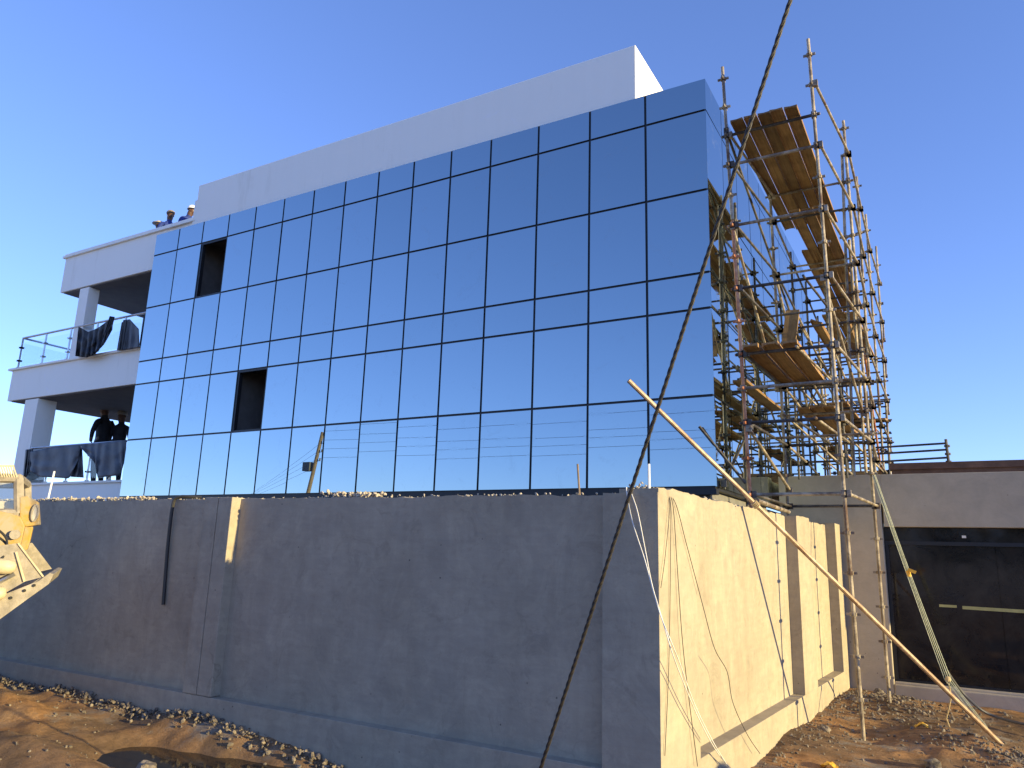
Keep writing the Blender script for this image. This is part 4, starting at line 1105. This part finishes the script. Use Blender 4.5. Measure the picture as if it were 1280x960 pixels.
cloth('tarpaulin', [(36, 565), (60, 560), (101, 556)], [(36, 588), (50, 596), (86, 598), (97, 576)], YT, M['tarp_blue'], 'dark grey tarpaulin hung over the left half of the lower balcony railing', 4, .05, seed=1)
cloth('tarpaulin', [(100, 557), (128, 553), (158, 550)], [(101, 560), (118, 578), (122, 597), (150, 594), (156, 574)], YT - .02, M['tarp_blue'], 'dark grey tarpaulin with ragged lower edge hung by the two people', 6, .07, seed=2)
cloth('tarpaulin', [(96, 557), (102, 556)], [(88, 596), (104, 597)], YT + .05, M['tarp'], 'narrow dark sheet hanging between the two dark grey tarpaulins', 2, .05, seed=3)
cloth('tarpaulin', [(32, 562), (41, 561)], [(28, 602), (38, 588)], YT + .04, M['tarp'], 'dark sheet wrapped on the railing end against the lower column', 3, .08, seed=7)
cloth('tarpaulin', [(98, 408), (110, 415), (122, 410), (136, 400), (141, 396)], [(94, 445), (108, 447), (118, 443), (130, 430), (140, 412)], 10.62, M['tarp'], 'black plastic sheet bunched and hanging from the upper balcony rail beside the column', 7, .14, seed=4)
cloth('tarpaulin', [(137, 395), (143, 396)], [(122, 440), (139, 412)], 10.60, M['tarp'], 'end of twisted black plastic tied over the upper balcony rail', 3, .1, seed=9)
cloth('tarpaulin', [(154, 400), (162, 399), (173, 411)], [(147, 438), (160, 437), (174, 434)], 10.66, M['tarp_blue'], 'grey sheet pinned to the upper balcony rail near the glass', 3, .05, seed=5)
cloth('tarpaulin', [(152, 403), (158, 400)], [(146, 438), (154, 437)], 10.62, M['tarp'], 'dark strip along the left side of the grey sheet on the upper balcony', 2, .05, seed=6)
cloth('tarpaulin', [(179, 396), (184, 396)], [(174, 432), (178, 433)], 10.66, M['tarp'], 'dark sheet half hidden by the glass edge on the upper balcony', 2, .05, seed=8)

# ---------------------------------------------------------------- litter and stones
def rock(c, r, lab, seed, sc=(1, .8, .7)):
    r_ = random.Random(seed); bm = bmesh.new(); bmesh.ops.create_icosphere(bm, subdivisions=3, radius=r)
    for v in bm.verts:
        k = 1 + .35 * mnoise.noise(v.co * (1.6 / r) + Vector((seed, 0, 0))) + .12 * mnoise.noise(v.co * (5 / r)); v.co = Vector((v.co.x * sc[0] * k, v.co.y * sc[1] * k, v.co.z * sc[2] * k))
    me_ = bpy.data.meshes.new('stone'); bm.to_mesh(me_); bm.free(); me_.materials.append(M['stone'])
    o = bpy.data.objects.new('stone', me_); COL.objects.link(o); o.location = c
    return tag(o, lab, 'stone')
p = atz(183, 958, .06); rock((p.x, p.y, .03), .11, 'grey stone at the near edge of the puddle', 2)
for (px, r, lab, sd) in (((1165, 948), .09, 'large pale stone on the sunlit dirt mound', 3), ((1098, 862), .07, 'stone on the rubble at the foot of the pier', 4), ((1030, 905), .07, 'stone in the rubble below the sunlit wall', 5)):
    p = atz(*px, .1); rock((p.x, p.y, gh(p.x, p.y) + r * .3), r, lab, sd)
def scrap(px, lab, seed):
    p = atz(*px, .12); z = gh(p.x, p.y) + .02; mb_ = MB(); r_ = random.Random(seed); vs = []
    for i in range(7):
        for k in range(5):
            vs.append((p.x + (i - 3) * .028 + r_.uniform(-.008, .008), p.y + (k - 2) * .03 + r_.uniform(-.01, .01), z + .035 * math.exp(-((i - 3) / 2) ** 2) + r_.uniform(-.012, .012)))
    mb_.add(vs, [(i * 5 + k, i * 5 + 5 + k, i * 5 + 6 + k, i * 5 + 1 + k) for i in range(6) for k in range(4)])
    b2 = [(v[0], v[1], v[2] - .006) for v in vs]; mb_.add(b2, [(i * 5 + 1 + k, i * 5 + 6 + k, i * 5 + 5 + k, i * 5 + k) for i in range(6) for k in range(4)])
    tag(mb_.build('plastic_scrap', M['yellow']), lab, 'litter')
scrap((1036, 942), 'yellow plastic scrap lying in the shaded dirt near the sunlit wall', 1)
scrap((1153, 908), 'yellow plastic scrap lying in front of the hanging rope end', 2)
p = atz(1160, 900, .1); mb = MB(); mb.tube([(p.x - .12, p.y + .05, gh(p.x, p.y) + .03), (p.x + .12, p.y - .06, gh(p.x, p.y) + .05)], .012, 6); tag(mb.build('wooden_stick', M['wood_x']), 'short pale stick lying on the rubble near the rope', 'stick')
